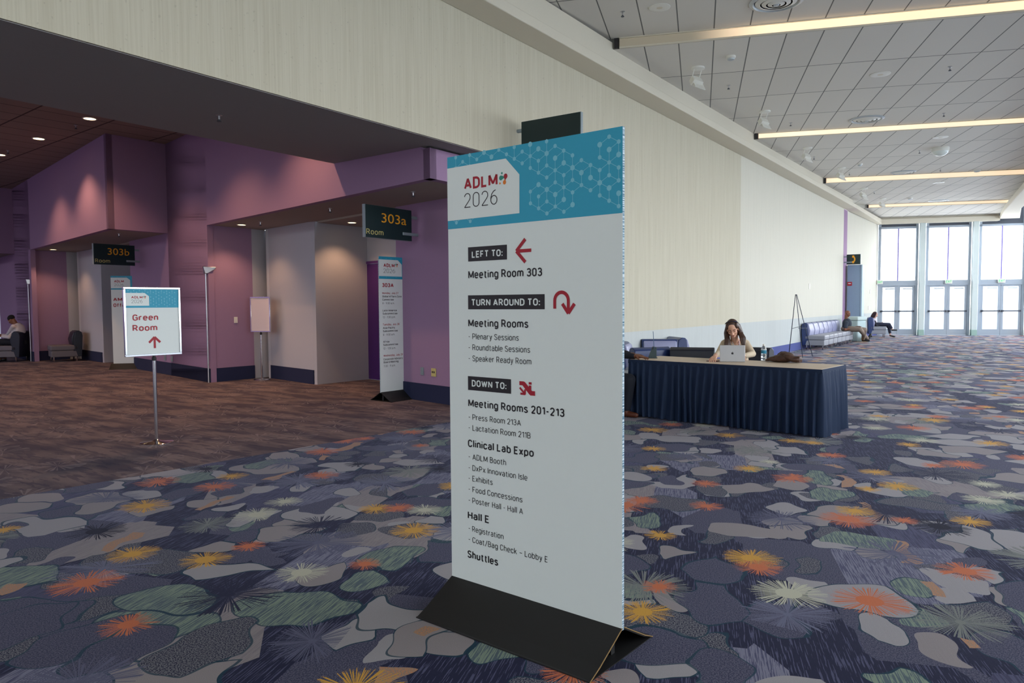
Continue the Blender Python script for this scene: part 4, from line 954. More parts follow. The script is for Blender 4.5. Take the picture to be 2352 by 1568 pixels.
small_header(F, ww, hh*.285, 0, ww*.435, hh*.058, hh*.253, ww*.08)
F.text('ADLM', ww*.105, hh*.142, ww*.315, hh*.142, hh*.038, M['red'], .19, 4); F.text('2026', ww*.105, hh*.214, ww*.31, hh*.214, hh*.054, M['ink'], .06, 4)
drops(F, ww*.325, hh*.142, hh*.045, 4)
F.text('Green', ww*.117, hh*.482, ww*.598, hh*.482, hh*.096, M['red'], .17); F.text('Room', ww*.112, hh*.642, ww*.575, hh*.642, hh*.096, M['red'], .17)
arrow(F, 'up_arrow', (ww*.517, hh*.915), (ww*.517, hh*.742), hh*.085, hh*.033, M['red'])
stand_sign('blank pinkish poster in a slim steel frame before the pale grey alcove', FL(602, 873), [(574.9, 682.0), (621, 680.8), (622.5, 761.9), (577.5, 762.3)], M['blank'], .165, .017)

# ---- flag signs on the walls
def flag_sign(label, P, u, wd, z0, z1, texts, att):
    """P: floor point under the left end of the face, u: unit to the right along the face; att 'R'/'L': side that meets the wall"""
    u = unit(u); n = np.array([u[1], -u[0], 0]); n = n if n@(-np.array(P)) > 0 else -n
    t = thing('flag_sign', (P[0], P[1], z0), label, 'sign', rz=rzu(u)); h = z1-z0
    sg = 1 if n@np.array([-u[1], u[0], 0]) > 0 else -1
    MB().box((wd/2, 0, h/2), (wd, .05, h)).build('edge_frame', M['alug'], t)
    for s_ in (1, -1): MB().box((wd/2+(.006 if att == 'R' else -.006), s_*.026, h/2), (wd-.012, .006, h-.004)).build('face_panel', M['signg'], t)
    x0 = wd if att == 'R' else 0; dx = 1 if att == 'R' else -1
    for zz, back in ((h*.78, .02), (h*.22, .20)):
        MB().box((x0+dx*(.07-back/2), sg*.03 if back > .1 else 0, zz), (.14+back, .05 if back < .1 else .03, .045)).build('bracket', M['alug'], t, bevel=.01)
    bpy.context.view_layer.update()
    O = np.array([P[0], P[1], z1])+n*.0292
    F = Face(O, u, t, n)
    for q in texts: F.tpx(*q)
    return t, F
Q0 = AB(7.5, 6.84); R0n = NR
q = PL(964, 520, Q0, R0n); q[2] = 0
ur = W; e = PL(942, 518, q, np.array([-W[1], W[0], 0])); re_ = q+W*(((e-q)@W)); le_ = PL(835, 500, q, np.array([-W[1], W[0], 0]))
zt = (PL(942, 483.5, q, NW)[2]+PL(835, 468.4, q, NW)[2])/2; zb = (PL(942, 553.7, q, NW)[2]+PL(835, 544.5, q, NW)[2])/2
fwd = float((e-le_)@W); le_[2] = 0
flag_sign('dark green flag sign with amber 303a on the lavender wall', le_, W, fwd, zb, zt, [('303a', 876.4, 513, 933.2, 514.5, 21, M['amber'], 1), ('Room', 841.3, 537.5, 880.6, 540.3, 12.8, M['straw'], .12)], 'R')
Q1 = AB(17, 5.6); q = PL(319, 590, Q1, NR); q[2] = 0
e = PL(308, 588, q, NW); le_ = PL(213, 585, q, NW); zt = (PL(308, 564.2, q, NW)[2]+PL(213, 558.5, q, NW)[2])/2; zb = (PL(308, 609.8, q, NW)[2]+PL(213, 607.3, q, NW)[2])/2
fwd = float((e-le_)@W); le_[2] = 0
flag_sign('dark green flag sign with amber 303b on the farther purple wall', le_, W, fwd, zb, zt, [('303b', 247.5, 585, 297, 586.5, 15, M['amber'], 1), ('Room', 218.6, 602.3, 252.8, 603.3, 8.5, M['straw'], .12)], 'R')
q = PL(1189, 308, WN(0, NWALL), NW); q[2] = 0; nu = -NW
e0_ = PL(1200.4, 300, q, W); e1_ = PL(1336.8, 280, q, W); zt = (PL(1200.4, 281.7, q, W)[2]+PL(1336.8, 256.1, q, W)[2])/2
le_ = e0_.copy(); le_[2] = 0
flag_sign('blank dark green flag sign on the beige wall above the direction board', le_, nu, float((e1_-e0_)@nu), zt-.5, zt, [], 'L')
# telephone sign
q = PL(1939, 592, WN(0, NWALL), NW); q[2] = 0; e0_ = PL(1945, 592, q, W); e1_ = PL(1977, 592, q, W); zt = PL(1960, 584, q, W)[2]; zb = PL(1960, 607, q, W)[2]
t, F = flag_sign('dark flag sign with a yellow telephone handset above the blue-grey booth', e0_, nu, float((e1_-e0_)@nu), zb, zt, [], 'L')
wd_ = float((e1_-e0_)@nu); h_ = zt-zb; cx, cy = wd_*.50, h_*.5
arc = [(cx-.02+h_*.16*math.sin(a), cy-h_*.27*math.cos(a)) for a in np.linspace(.15, PI-.15, 9)]
strokes(F, 'handset_symbol', thick(arc, h_*.13)+[[(cx-h_*.13, cy-h_*.38), (cx+h_*.06, cy-h_*.38), (cx+h_*.06, cy-h_*.17), (cx-h_*.13, cy-h_*.17)], [(cx-h_*.13, cy+h_*.17), (cx+h_*.06, cy+h_*.17), (cx+h_*.06, cy+h_*.38), (cx-h_*.13, cy+h_*.38)]], M['amber'], 2)

# ---- poles with wedge heads at the pillar corners
def polelamp(px_, py_, ab, label):
    p = AB(*ab)-NR*.035+(-R)*0; t = thing('corner_pole', p, label, 'pole', 'slim metal poles at the purple corners')
    MB().lathe([(.016, 0), (.016, 2.2)], n=12).build('pole', M['steel'], t, smooth=40)
    a = W*.0+np.array([W[0], W[1], 0]); vs = []
    h = MB(); d = unit(W-R*.3)
    pts = [(-d*.05, 2.26), (d*.19, 2.25), (d*.17, 2.21), (d*.02, 2.12), (-d*.03, 2.12)]
    sd = np.array([-d[1], d[0], 0])
    vs = [tuple(q_+sd*s_*.045+UP*z_) for s_ in (-1, 1) for q_, z_ in pts]
    n = len(pts); h.add(vs, [tuple(range(n))[::-1], tuple(range(n, 2*n))]+[(i, (i+1) % n, n+(i+1) % n, n+i) for i in range(n)])
    h.build('wedge_head', M['steel'], t, bevel=.01)
polelamp(0, 0, (13.0, 5.6), 'slim metal pole with wedge head at the purple corner left of the blank poster')
polelamp(0, 0, (22.45, 4.38), 'slim metal pole with wedge head at the far purple corner behind the lounge chair')

# ---- wall plates, outlets
def plate(name, x, y, P, n, w_, h_, label, cat, kind='plate', m_=None):
    n = unit(n); p = PL(x, y, P, n); n2 = n if n@(-p) > 0 else -n
    u = np.array([-n2[1], n2[0], 0]); p = p+n2*.008
    t = thing(name, p, label, cat, rz=rzu(u))
    MB().box((0, 0, 0), (w_, .014, h_)).build('cover_plate', m_ or M['whitep'], t, bevel=.003)
    if kind == 'outlet':
        for z in (-.022, .022): MB().box((0, -.008, z), (.034, .006, .026)).build('socket', M['alug'], t, bevel=.004)
    if kind == 'double':
        for x_ in (-.02, .02): MB().box((x_, -.008, .005), (.026, .006, .03)).build('socket', M['ink'], t, bevel=.004)
    if kind == 'switch':
        MB().box((0, -.010, 0), (.03, .008, .06)).build('rocker', M['whitep'], t, bevel=.002)
    return t
plate('power_outlet', 970.5, 852, Q0, NR, .075, .12, 'single outlet plate low on the lavender wall, left of the pair', 'outlet', 'outlet', M['alug'])
plate('power_outlet', 997, 855, Q0, NR, .11, .125, 'beige double outlet plate low on the lavender wall, right of the pair', 'outlet', 'double', M['straw'])
plate('power_outlet', 380, 821, Q1, NR, .11, .12, 'outlet plate low on the purple wall just right of the sign pole', 'outlet', 'outlet', M['alug'])
plate('power_outlet', 395.5, 823.5, Q1, NR, .11, .12, 'outlet plate low on the purple wall, second right of the sign pole', 'outlet', 'outlet', M['alug'])
pm = AB(12.97, 6.0); pd = AB(13., 5.6)-AB(12.94, 6.56); plate('light_switch', 541, 734.5, pm-unit([pd[1], -pd[0], 0])*0, unit([-pd[1], pd[0], 0]), .075, .12, 'white light switch on the lavender pillar side', 'switch', 'switch')
gp = AB(10.97, 6.84); gq = AB(10.87, 8.09); gd = unit(gq-gp)
plate('floor_outlet', 768, 874.5, gp-np.array([0, 0, 0]), np.array([-gd[1], gd[0], 0]), .10, .10, 'small white square outlet on the navy baseboard of the grey alcove wall', 'outlet', 'outlet')
plate('fire_strobe', 1858.5, 657.5, WN(0, NWALL), NW, .12, .18, 'small white and red fire strobe high on the cream wall above the easel', 'alarm', 'plate').children
plate('fire_strobe', 1998.5, 669, P3, np.array([-(cornW-P3)[1], (cornW-P3)[0], 0]), .12, .18, 'small white fire strobe on the wall beside the glass doors', 'alarm')
plate('thermostat', 1995, 706.5, P3, np.array([-(cornW-P3)[1], (cornW-P3)[0], 0]), .13, .16, 'white thermostat on the wall above the seated woman by the doors', 'thermostat')

# ---- telephone booth column and waste bin
bl = FL(1945, 776); D_ = bl[1]
bd = unit(-NW)
q0 = PL(1939, 700, WN(0, NWALL), NW); q0[2] = 0; q0 = q0+W*.15-NW*.06
a_ = q0+(-NW)*.02; wb = float((PL(1976, 700, q0, W)-q0)@(-NW)); 
zt_b = PL(1976, 607.5, q0, W)[2]
t = thing('telephone_booth', q0, 'tall blue-grey telephone booth panel against the cream wall', 'booth', rz=rzu(-NW))
MB().box((wb/2+.01, .20, zt_b/2), (wb, .42, zt_b)).build('side_panel', mat('blue_grey_panel', srgb(134, 156, 180), .5), t, bevel=.01)
MB().box((wb+.03, .20, zt_b/2), (.06, .46, zt_b)).build('end_trim', mat('pale_blue_trim', srgb(168, 190, 204), .5), t, bevel=.015)
MB().box((.10, -.02, 2.19), (.17, .03, .15)).build('red_box', M['red'], t, bevel=.005)
MB().box((.10, -.037, 2.20), (.10, .004, .03)).build('white_band', M['white'], t)
bc = ATD(1966, 760, q0[1]-1.2); bc[2] = 0
t = thing('waste_bin', bc, 'pale grey-green waste bin behind the seated man', 'bin')
zb_ = ATD(1966, 726.5, bc[1])[2]
MB().box((0, 0, zb_*.42), (.5, .5, zb_*.84), rz=.5).build('body', mat('sage_bin', srgb(176, 196, 198), .5), t, bevel=.05, seg=4)
MB().box((0, 0, zb_*.92), (.53, .53, zb_*.16), rz=.5).build('lid', mat('sage_lid', srgb(190, 206, 204), .5), t, bevel=.04, seg=4)

# ---- ceiling fittings of the hall
def diffuser(x, y, label, r=.36):
    p = CEIL(x, y); t = thing('air_diffuser', p, label, 'air vent', 'round air diffusers in the hall ceiling')
    MB().lathe([(r, .0), (r, -.012), (r*.86, -.03), (r*.80, .0)], n=40).build('outer_ring', M['alu2'], t, smooth=40)
    for k, (a, b, z) in enumerate(((.78, .60, -.022), (.54, .38, -.034), (.32, .16, -.044))):
        MB().lathe([(r*a, z+.012), (r*a*.99, z+.006), (r*b, z-.014), (r*b*.98, z-.008), (r*a*.96, z+.012)], n=36).build('cone_ring', M['whitep'], t, smooth=40)
    MB().lathe([(.0, -.062), (r*.1, -.06), (r*.12, -.05), (0, -.04)], n=20).build('hub', M['alu2'], t, smooth=40)
    MB().lathe([(r*.8, -.001), (0, -.0012)], n=30).build('dark_throat', M['blackm'], t); return t
diffuser(1783, 3, 'large round air diffuser cut by the top of the picture')
diffuser(1991, 273, 'round air diffuser just before the second strip light'); diffuser(2075, 395, 'round air diffuser just before the third strip light'); diffuser(2156, 460.5, 'round air diffuser just before the last strip light')
def speaker(x, y, label, r=.15):
    p = CEIL(x, y); t = thing('ceiling_speaker', p, label, 'speaker', 'flat round ceiling speakers')
    MB().lathe([(r, 0), (r, -.008), (r*.85, -.014), (r*.55, -.012)], n=32).build('rim', M['whitep'], t, smooth=40)
    MB().lathe([(r*.58, -.011), (0, -.013)], n=28).build('grille', M['beam'], t)
speaker(1515, 16.5, 'flat round speaker in the ceiling tile nearest the beam'); speaker(2022, 170, 'flat round speaker between the first and second strip lights', .17); speaker(2160, 314.5, 'flat round speaker just beyond the second strip light', .17); speaker(2156, 419, 'flat round speaker just beyond the third strip light', .17)
def detector(x, y, label, r=.075):
    p = CEIL(x, y); t = thing('smoke_detector', p, label, 'smoke detector')
    MB().lathe([(r, 0), (r, -.03), (r*.8, -.04)], n=24).build('base_ring', M['whitep'], t, smooth=30)
    MB().lathe([(r*.8, -.035), (r*.72, -.06), (r*.4, -.07), (0, -.072)], n=24).build('sensor', M['alu2'], t, smooth=30)
detector(1679, 129, 'small white smoke detector right of the nearest ceiling spotlight'); detector(1975, 376, 'small smoke detector right of the fourth ceiling spotlight'); detector(2090, 454.5, 'small flat detector before the last strip light', .1); detector(2090, 481.5, 'small detector beyond the last strip light', .09); detector(2244, 390, 'small white detector near the right side of the ceiling', .11)
p = CEIL(2160, 339); t = thing('camera_dome', p, 'white security camera dome hanging from the ceiling beyond the second strip light', 'camera')
MB().lathe([(.20, 0), (.21, -.03), (.20, -.10)], n=32).build('housing', M['whitep'], t, smooth=40); MB().lathe([(.19, -.10), (.17, -.15), (.10, -.20), (0, -.215)], n=32).build('dome', mat('frosted_dome', srgb(224, 230, 226), .2), t, smooth=60)
def spot(x, y, k):
    p = CEIL(x, y); t = thing('ceiling_spotlight', p, ['nearest', 'second', 'third', 'fourth', 'fifth', 'farthest'][k]+' white ceiling spotlight in the row along the beam', 'spotlight', 'white spotlights along the beam', rz=.5); t.scale = (1.35, 1.35, 1.35)
    MB().lathe([(.085, 0), (.085, -.02), (.05, -.03)], n=20).build('canopy', M['whitep'], t, smooth=30)
    for s_ in (-1, 1): MB().tube([(s_*.06, 0, -.02), (s_*.06, .05, -.15)], .006, 6).build('arm', M['whitep'], t)
    mr = Matrix.Rotation(-.75, 3, 'X')@Matrix.Rotation(.3, 3, 'Y')
    MB().box((.0, .03, -.17), (.14, .09, .12), M=mr).build('lamp_housing', M['whitep'], t, bevel=.01)
    MB().box((.0, -.02, -.225), (.15, .012, .16), M=mr).build('glare_shield', M['whitep'], t, bevel=.003)
for k, q in enumerate([(1603, 155), (1757, 255), (1855, 339), (1933, 385), (1985, 432), (2028, 455)]): spot(*q, k)
def sprinkler(p, label):
    t = thing('sprinkler_head', p, label, 'sprinkler', 'sprinkler heads')
    MB().lathe([(.034, 0), (.034, -.006), (.012, -.012), (.010, -.05)], n=14).build('escutcheon', M['steel'], t, smooth=30)
    MB().lathe([(.010, -.05), (.024, -.066), (.024, -.07), (0, -.07)], n=14).build('deflector', M['dark'], t, smooth=30)
for q, l in [((1430, 27), 'sprinkler head beside the nearest round speaker'), ((1673.5, 196), 'sprinkler head in the tile below the nearest smoke detector'), ((1816, 282), 'sprinkler head right of the second spotlight'), ((2182, 153), 'sprinkler head right of the second round speaker'), ((2168, 260), 'sprinkler head above the second strip light at right'),
             ((1869.5, 360), 'sprinkler head right of the third spotlight'), ((1951, 397), 'sprinkler head right of the fourth spotlight'), ((2112, 346), 'sprinkler head left of the white camera dome'), ((2160, 388), 'sprinkler head below the camera dome'), ((2008, 440), 'sprinkler head right of the fifth spotlight')]: sprinkler(CEIL(*q), l)
for q, z, l in [((503, 263), 3.5, 'sprinkler head under the broad grey soffit'), ((174, 287), ZT, 'sprinkler head between the two downlights in the dark tiled ceiling'), ((18, 345), ZT, 'sprinkler head at the left edge of the dark tiled ceiling'), ((598, 509), ZS, 'sprinkler head right of the alcove downlight'), ((758, 478), ZS, 'sprinkler head left of the 303a sign under the soffit'), ((949, 440), ZS, 'sprinkler head above the 303a sign under the soffit'), ((273, 536), ZS, 'sprinkler head above the 303b sign')]: sprinkler(FL(*q, z)-UP*.002, l)
# downlights with their own lamps
glow = emit('downlight_lens', (1, .72, .36, 1), 9.)
def downlight(x, y, z, label, power=60, r=.075, spread=115):
    p = FL(x, y, z); p[2] = z-.002; t = thing('downlight', p, label, 'ceiling light', 'recessed downlights')
    MB().lathe([(r*1.25, .0), (r*1.25, -.006), (r, -.008), (r*.98, .0)], n=28).build('trim_ring', M['whitep'], t, smooth=30)
    MB().lathe([(r, -.003), (0, -.0032)], n=24).build('lens', glow, t)
    l = bpy.data.lights.new('downlight_lamp', 'SPOT'); l.energy = power; l.color = (1, .56, .30); l.spot_size = math.radians(spread); l.spot_blend = .6; l.shadow_soft_size = .06
    o = bpy.data.objects.new('lamp', l); COL.objects.link(o); o.parent = t; o.location = (0, 0, -.03)
DLP, DLS = 190, 48
downlight(206, 272, ZT, 'glowing downlight in the dark tiled ceiling, nearest of the three', DLP, .10)
downlight(89, 318, ZT, 'glowing downlight in the dark tiled ceiling, middle of the three', DLP, .10)
downlight(0, 355, ZT, 'glowing downlight in the dark ceiling, cut by the left edge', DLP, .10)
for q_ in ((-5.75, 12.04), (-3.82, 10.46)):
    x_, y_ = 0, 0; _fl = FL; FL = lambda *a, q_=q_: np.array([q_[0], q_[1], 0.]); downlight(0, 0, ZT, 'recessed downlight of the dark tiled ceiling above the wide purple header', DLP, .10); FL = _fl
downlight(555, 515.5, ZS, 'glowing downlight over the lavender pillar side', DLS)
downlight(808.5, 510.5, ZS-.02, 'glowing downlight in the alcove ceiling left of the 303a sign', DLS)
downlight(122, 572.5, ZS, 'glowing downlight of the farther alcove', DLS)

# ---- exit signs on the end wall
def exit_sign(x0, x1, y0, y1, label):
    a, b = fw(x0, y1), fw(x1, y0); w_ = b[0]-a[0]; h_ = b[1]-a[1]
    t = thing('exit_sign', HG(FARH-.14, a[0], a[1]), label, 'exit sign', 'green exit signs over the glass doors', rz=rzu(GR))
    MB().box((w_/2, 0, h_/2), (w_, .07, h_)).build('housing', M['whitep'], t, bevel=.008)
    bpy.context.view_layer.update(); O = HG(FARH-.14-.036, a[0], b[1])
    F = Face(O, GR, t, -G); F.text('EXIT', w_*.12, h_*.8, w_*.88, h_*.8, h_*.6, emit('exit_green', srgb(60, 200, 120), .25), .2, 2)
exit_sign(2012, 2026, 643.5, 652.5, 'green exit sign above the doors next to the wall'); exit_sign(2168, 2184.5, 641.5, 651.5, 'green exit sign above the middle pair of doors'); exit_sign(2288.5, 2306, 640, 649.5, 'green exit sign above the doors nearest the right side')
print('SIGNS DONE')

# ================================================================ FURNITURE
def lounge_chair(name, label, group, seat_m, shell_m, front_m, w_=.64, d_=.68):
    """armless lounge chair; front looks along local -Y"""
    t = thing(name, (0, 0, 0), label, 'chair', group)
    MB().box((0, -.02, .215), (w_-.01, d_-.08, .17)).build('seat_base', seat_m, t, bevel=.02, seg=3)
    MB().box((0, -.03, .375), (w_, d_-.06, .145)).build('seat_cushion', seat_m, t, bevel=.035, seg=4)
    y = d_/2
    prof = [(y-.20, .28), (y-.155, .80), (y-.12, .835), (y-.06, .84), (y+.01, .80), (y+.03, .70), (y+.0, .13), (y-.10, .13), (y-.14, .28)]
    sh = MB(); n = len(prof); vs = [(s_*w_/2, a, b) for s_ in (-1, 1) for a, b in prof]
    sh.add(vs, [tuple(range(n)), tuple(range(n, 2*n))[::-1]]+[(i, n+i, n+(i+1) % n, (i+1) % n) for i in range(n)])
    sh.build('backrest', shell_m, t, bevel=.012, seg=2)
    fp_ = MB(); pr = [(y-.215, .44), (y-.24, .60), (y-.185, .79), (y-.15, .815), (y-.15, .44)]
    n = len(pr); ww_ = w_/2-.022; vs = [(s_*ww_, a, b) for s_ in (-1, 1) for a, b in pr]
    fp_.add(vs, [tuple(range(n)), tuple(range(n, 2*n))[::-1]]+[(i, n+i, n+(i+1) % n, (i+1) % n) for i in range(n)])
    fp_.build('back_cushion', front_m, t, bevel=.018, seg=3)
    for sx_ in (-1, 1):
        for yy in (-d_/2+.08, d_/2-.12): MB().lathe([(.016, 0), (.02, .006), (.02, .13)], (sx_*(w_/2-.07), yy, 0), n=12).build('leg', M['chrome'], t, smooth=40)
    return t
def face_rz(d): return math.atan2(d[0], -d[1])
GW = 'lounge chairs along the cream wall'
row = []
ch0 = lounge_chair('lounge_chair', 'grey and navy lounge chair at the near end of the wall row, beside the easel', GW, M['vinylg'], M['vinyln'], M['vinyll'])
tA, tB = float(FL(1888, 803.6)@W), float(FL(1963, 787)@W)
nf0 = float(FL(1888, 803.6)@NW); NC = 7; pt = (tB-tA)/NC
ords = ['', 'second', 'third', 'fourth', 'fifth', 'sixth', 'seventh']
cn = nf0-.08+.34
for k in range(NC):
    loc = WN(tA+pt*(k+.5), min(cn, 5.36)); rz = face_rz(-NW)
    if k == 0: ch0.location = Vector([float(q) for q in loc]); ch0.rotation_euler.z = rz
    else: dup(ch0, loc, rz, ords[k]+' lounge chair of the wall row, counted from the easel end'+'')
# extra seat block past the man
_a, _b = FL(1447, 824.5, .755), FL(1886, 848, .755); _t = unit(_b-_a); tn0 = np.array([-_t[1], _t[0], 0])
# group behind the table
GB = 'lounge chairs behind the draped table'
def near_chair(x, D, d, label, z=0.):
    p = ATD(x, 780, D); p[2] = 0; return dup(ch0, p, face_rz(unit(d)), label)
RX = lambda x, r=0.: np.array(Matrix.Rotation(r, 3, 'Z')@Vector(unit(ray(x, 760)*np.array([1, 1, 0]))))
c_ = near_chair(1520, 13.15, -RX(1520, .18), 'lounge chair by the wall with its pale lavender backrest facing the table'); c_['group'] = GB
c_ = near_chair(1583, 14.2, RX(1583, -1.15), 'lounge chair seen side-on against the wall, behind the black-backed one'); c_['group'] = GB
c_ = near_chair(1466, 12.35, -NW+W*.3, 'lounge chair in the corner behind the upright tablet, back top showing'); c_['group'] = GB
c_ = near_chair(1472, 11.2, RX(1470, .55), 'lounge chair turned away, its dark back showing behind the tablet stand'); c_['group'] = GB
c_ = near_chair(1593, 11.1, RX(1597, -.06), 'lounge chair turned away, long black back left of the working woman'); c_['group'] = GB; bk1 = c_
c_ = near_chair(1706, 10.62, -tn0, 'lounge chair the woman with the silver laptop sits on'); c_['group'] = GB
for k in kids(c_)+kids(bk1):
    if k.name.startswith('backrest'): k.data = k.data.copy(); k.data.materials[0] = M['vinylk']
    if k.name.startswith('back_cushion'): k.data = k.data.copy(); k.data.materials[0] = M['vinylk']
# recess chairs
M2 = dict(a=M['vinylb'], b=M['vinylk'])
rc = lounge_chair('lounge_chair', 'grey and black lounge chair standing empty before the far purple pillar', 'lounge chairs in the purple recess', M['vinylb'], M['vinylk'], M['vinylk'], .70, .74)
cq = [FL(115, 826), FL(151, 832), FL(205, 828)]
d_f = unit((cq[1]-cq[2])*.6+(cq[0]-cq[2])*.4); ctr = (cq[0]+cq[2])/2+np.array([.05, .05, 0]); ctr[2] = 0
fd = unit(cq[0]-cq[2]); fd = unit(fd+.0*UP); fdir = unit(np.array([fd[0]*.93-fd[1]*.35*-1, fd[1]*.93+fd[0]*-.35*-1, 0]))
ctr = AB(21.72, 5.03); rc.location = Vector([float(q) for q in ctr]); rc.rotation_euler.z = face_rz(unit(np.array([-.78, -.62, 0])))
mc = FL(40, 829); mc = AB(22.95, 3.97); rc2 = dup(rc, mc, face_rz(unit(np.array([-.95, -.12, 0]))), 'lounge chair at the left edge with the man in a white shirt on it')

# woman's chair by the doors
wc = ATD(2014, 760, FL(2030, 774)[1]+.25); wc[2] = 0
wch = dup(ch0, wc, face_rz(unit(np.array([.93, -.36, 0]))), 'lounge chair by the glass doors with the woman sitting on it'); wch['group'] = 'lounge chair by the doors'

# ---- draped table
f0 = FL(1447, 824.5, .755); f1 = FL(1886, 848, .755); k1 = FL(1918, 837, .755)
tu = unit(f1-f0); tn = np.array([-tu[1], tu[0], 0]); LT = float((f1-f0)@tu); DT = .76; TO = np.array([f0[0], f0[1], 0])
T_ = lambda a, b, z=0.: TO+tu*a+tn*b+UP*z
tb = thing('draped_table', T_(LT/2, DT/2), 'long table with pale wooden top and pleated navy skirt', 'table', rz=rzu(tu))
MB().box((0, 0, .742), (LT, DT, .026)).build('tabletop', M['top'], tb, bevel=.004)
def skirt():
    hx, hy = LT/2+.012, DT/2+.012
    path = [(-hx, hy), (-hx, -hy), (hx, -hy), (hx, hy), (-hx, hy)]
    pts = []; s0 = 0
    for (x0, y0), (x1, y1) in zip(path[:-1], path[1:]):
        L_ = math.hypot(x1-x0, y1-y0); n = int(L_/.011)
        for i in range(n):
            f = i/n; pts.append((x0+(x1-x0)*f, y0+(y1-y0)*f, (x1-x0)/L_, (y1-y0)/L_, s0+L_*f))
        s0 += L_
    lv = [(.722, .2), (.64, .42), (.50, .75), (.30, 1.), (.12, 1.12), (.012, 1.2)]
    vs = []; N = len(pts); r2_ = random.Random(3); ph = [r2_.uniform(-.5, .5) for _ in range(80)]; am = [r2_.uniform(.7, 1.3) for _ in range(80)]
    for z, a in lv:
        for (x, y, dx, dy, s_) in pts:
            q = s_/.095+.25*math.sin(s_*3.1)+.10*math.sin(s_*11+z*3); i = int(q) % 80; f = q-int(q)
            pl = min(f/.78, (1-f)/.22); wv_ = .050*a*am[i]*pl+.010*a*math.sin(s_*2.3+1)
            lean = .018*a*math.sin(s_*9+ph[i]*0+z*2.)
            vs.append((x+dy*wv_+dx*lean, y-dx*wv_+dy*lean, z+(.006*math.sin(s_*7) if z < .05 else 0)))
    fs = [(l*N+i, l*N+(i+1) % N, (l+1)*N+(i+1) % N, (l+1)*N+i) for l in range(len(lv)-1) for i in range(N)]
    return MB().add(vs, fs)
sk = skirt().build('pleated_skirt', M['skirt'], tb, smooth=70)
bd_ = MB(); hx, hy = LT/2+.013, DT/2+.013
for a, b in (((-hx, -hy), (hx, -hy)), ((hx, -hy), (hx, hy)), ((-hx, hy), (-hx, -hy)), ((hx, hy), (-hx, hy))):
    cx, cy = (a[0]+b[0])/2, (a[1]+b[1])/2; bd_.box((cx, cy, .728), (abs(b[0]-a[0])+.008 or .008, abs(b[1]-a[1])+.008, .05))
bd_.build('skirt_band', M['skirt'], tb)
TZ = .755
# ---- laptop with its lid towards us
la, lb_ = FL(1653.5, 831, TZ), FL(1711.5, 831.5, TZ)
lu = unit(lb_-la); ln_ = np.array([-lu[1], lu[0], 0]); lw = float(np.linalg.norm(lb_-la))
t = thing('laptop', (la+lb_)/2, 'open silver laptop with a black fruit emblem, in front of the working woman', 'laptop', rz=rzu(lu))
silver = mat('silver_aluminium', srgb(196, 196, 198), .38, .55, grain=.01)
MB().box((0, .115, .008), (lw, .23, .015)).build('keyboard_base', silver, t, bevel=.005)
MB().box((0, .12, .0162), (lw*.86, .11, .002)).build('keyboard', M['ink'], t)
lh = float((ATD(1680, 793.5, la[1])-ATD(1680, 831, la[1]))[2]); tl = Matrix.Rotation(math.radians(-8), 3, 'X')
lidm = MB().box(tl@Vector((0, 0, lh/2))+Vector((0, 0, .006)), (lw, .007, lh), M=tl).build('lid', silver, t, bevel=.003)
MB().box(tl@Vector((0, .0045, lh/2))+Vector((0, 0, .006)), (lw*.95, .001, lh*.92), M=tl).build('screen', emit('laptop_screen', (.75, .82, .95, 1), .35), lidm)
ap = [(-.42, .25)]+[]; 
def fruit(s_):
    p = []
    for k in range(26):
        a = 2*PI*k/26; r = .5*(1+.06*math.cos(2*a)); x = r*math.cos(a)*.92; y = r*math.sin(a)
        if y > 0: y -= .11*math.exp(-(x/.14)**2)
        else: y += .06*math.exp(-(x/.12)**2)
        dx, dy = x-.56, y-.08; dd = math.hypot(dx, dy)
        if dd < .24: x, y = .56+dx/dd*.24, .08+dy/dd*.24
        p.append((x*s_, y*s_))
    return p
lg = MB(); s_ = .03
def lidpt(a, b): return tl@Vector((a, -.0042, lh/2+b))+Vector((0, 0, .006))
pf_ = fruit(s_); lg.add([lidpt(0, 0)]+[lidpt(a, b) for a, b in pf_], [(0, i+1, (i+1) % len(pf_)+1) for i in range(len(pf_))])
lf = [(.02+.10*math.cos(a)-.0, .62+.17*math.sin(a)) for a in np.linspace(0, 2*PI, 10)[:-1]]
lg.add([lidpt((a*.9+(b-.62)*.35)*s_, b*s_) for a, b in lf], [tuple(range(len(lf)))]); lg.build('emblem', M['ink'], lidm)
# ---- phone, bottle, bag, tablet
p = FL(1637, 829.5, TZ); t = thing('smartphone', p, 'smartphone in a dark red case under the woman\'s hand', 'phone', rz=rzu(tu)+.15)
MB().box((0, 0, .005), (.145, .072, .008)).build('case', mat('maroon_case', srgb(90, 24, 40), .4), t, bevel=.003); MB().box((0, 0, .0095), (.136, .064, .001)).build('screen', mat('phone_glass', (.02, .02, .03, 1), .08), t)
p = FL(1754, 827.5, TZ); t = thing('water_bottle', p, 'clear plastic water bottle with a blue label on the table', 'bottle')
cl = NT('clear_plastic'); cl.b.inputs['Transmission Weight'].default_value = .85; cl.b.inputs['IOR'].default_value = 1.25; cl.done(srgb(226, 234, 240), .12)
MB().lathe([(.028, .0), (.033, .006), (.033, .03), (.030, .035), (.033, .04), (.033, .075), (.031, .08), (.033, .085), (.033, .145), (.026, .168), (.013, .188), (.013, .196)], n=28).build('body', cl.m, t, smooth=50)
MB().lathe([(.0335, .088), (.0342, .09), (.0342, .132), (.0335, .134)], n=28).build('label', mat('blue_label', srgb(30, 126, 158), .5), t, smooth=50)
MB().lathe([(.0335, .132), (.0343, .133), (.0343, .14), (.0335, .141)], n=28).build('label_band', M['white'], t, smooth=50)
MB().lathe([(.0145, .188), (.0150, .19), (.0150, .206), (.0135, .208), (0, .208)], n=20).build('cap', M['whitep'], t, smooth=40)
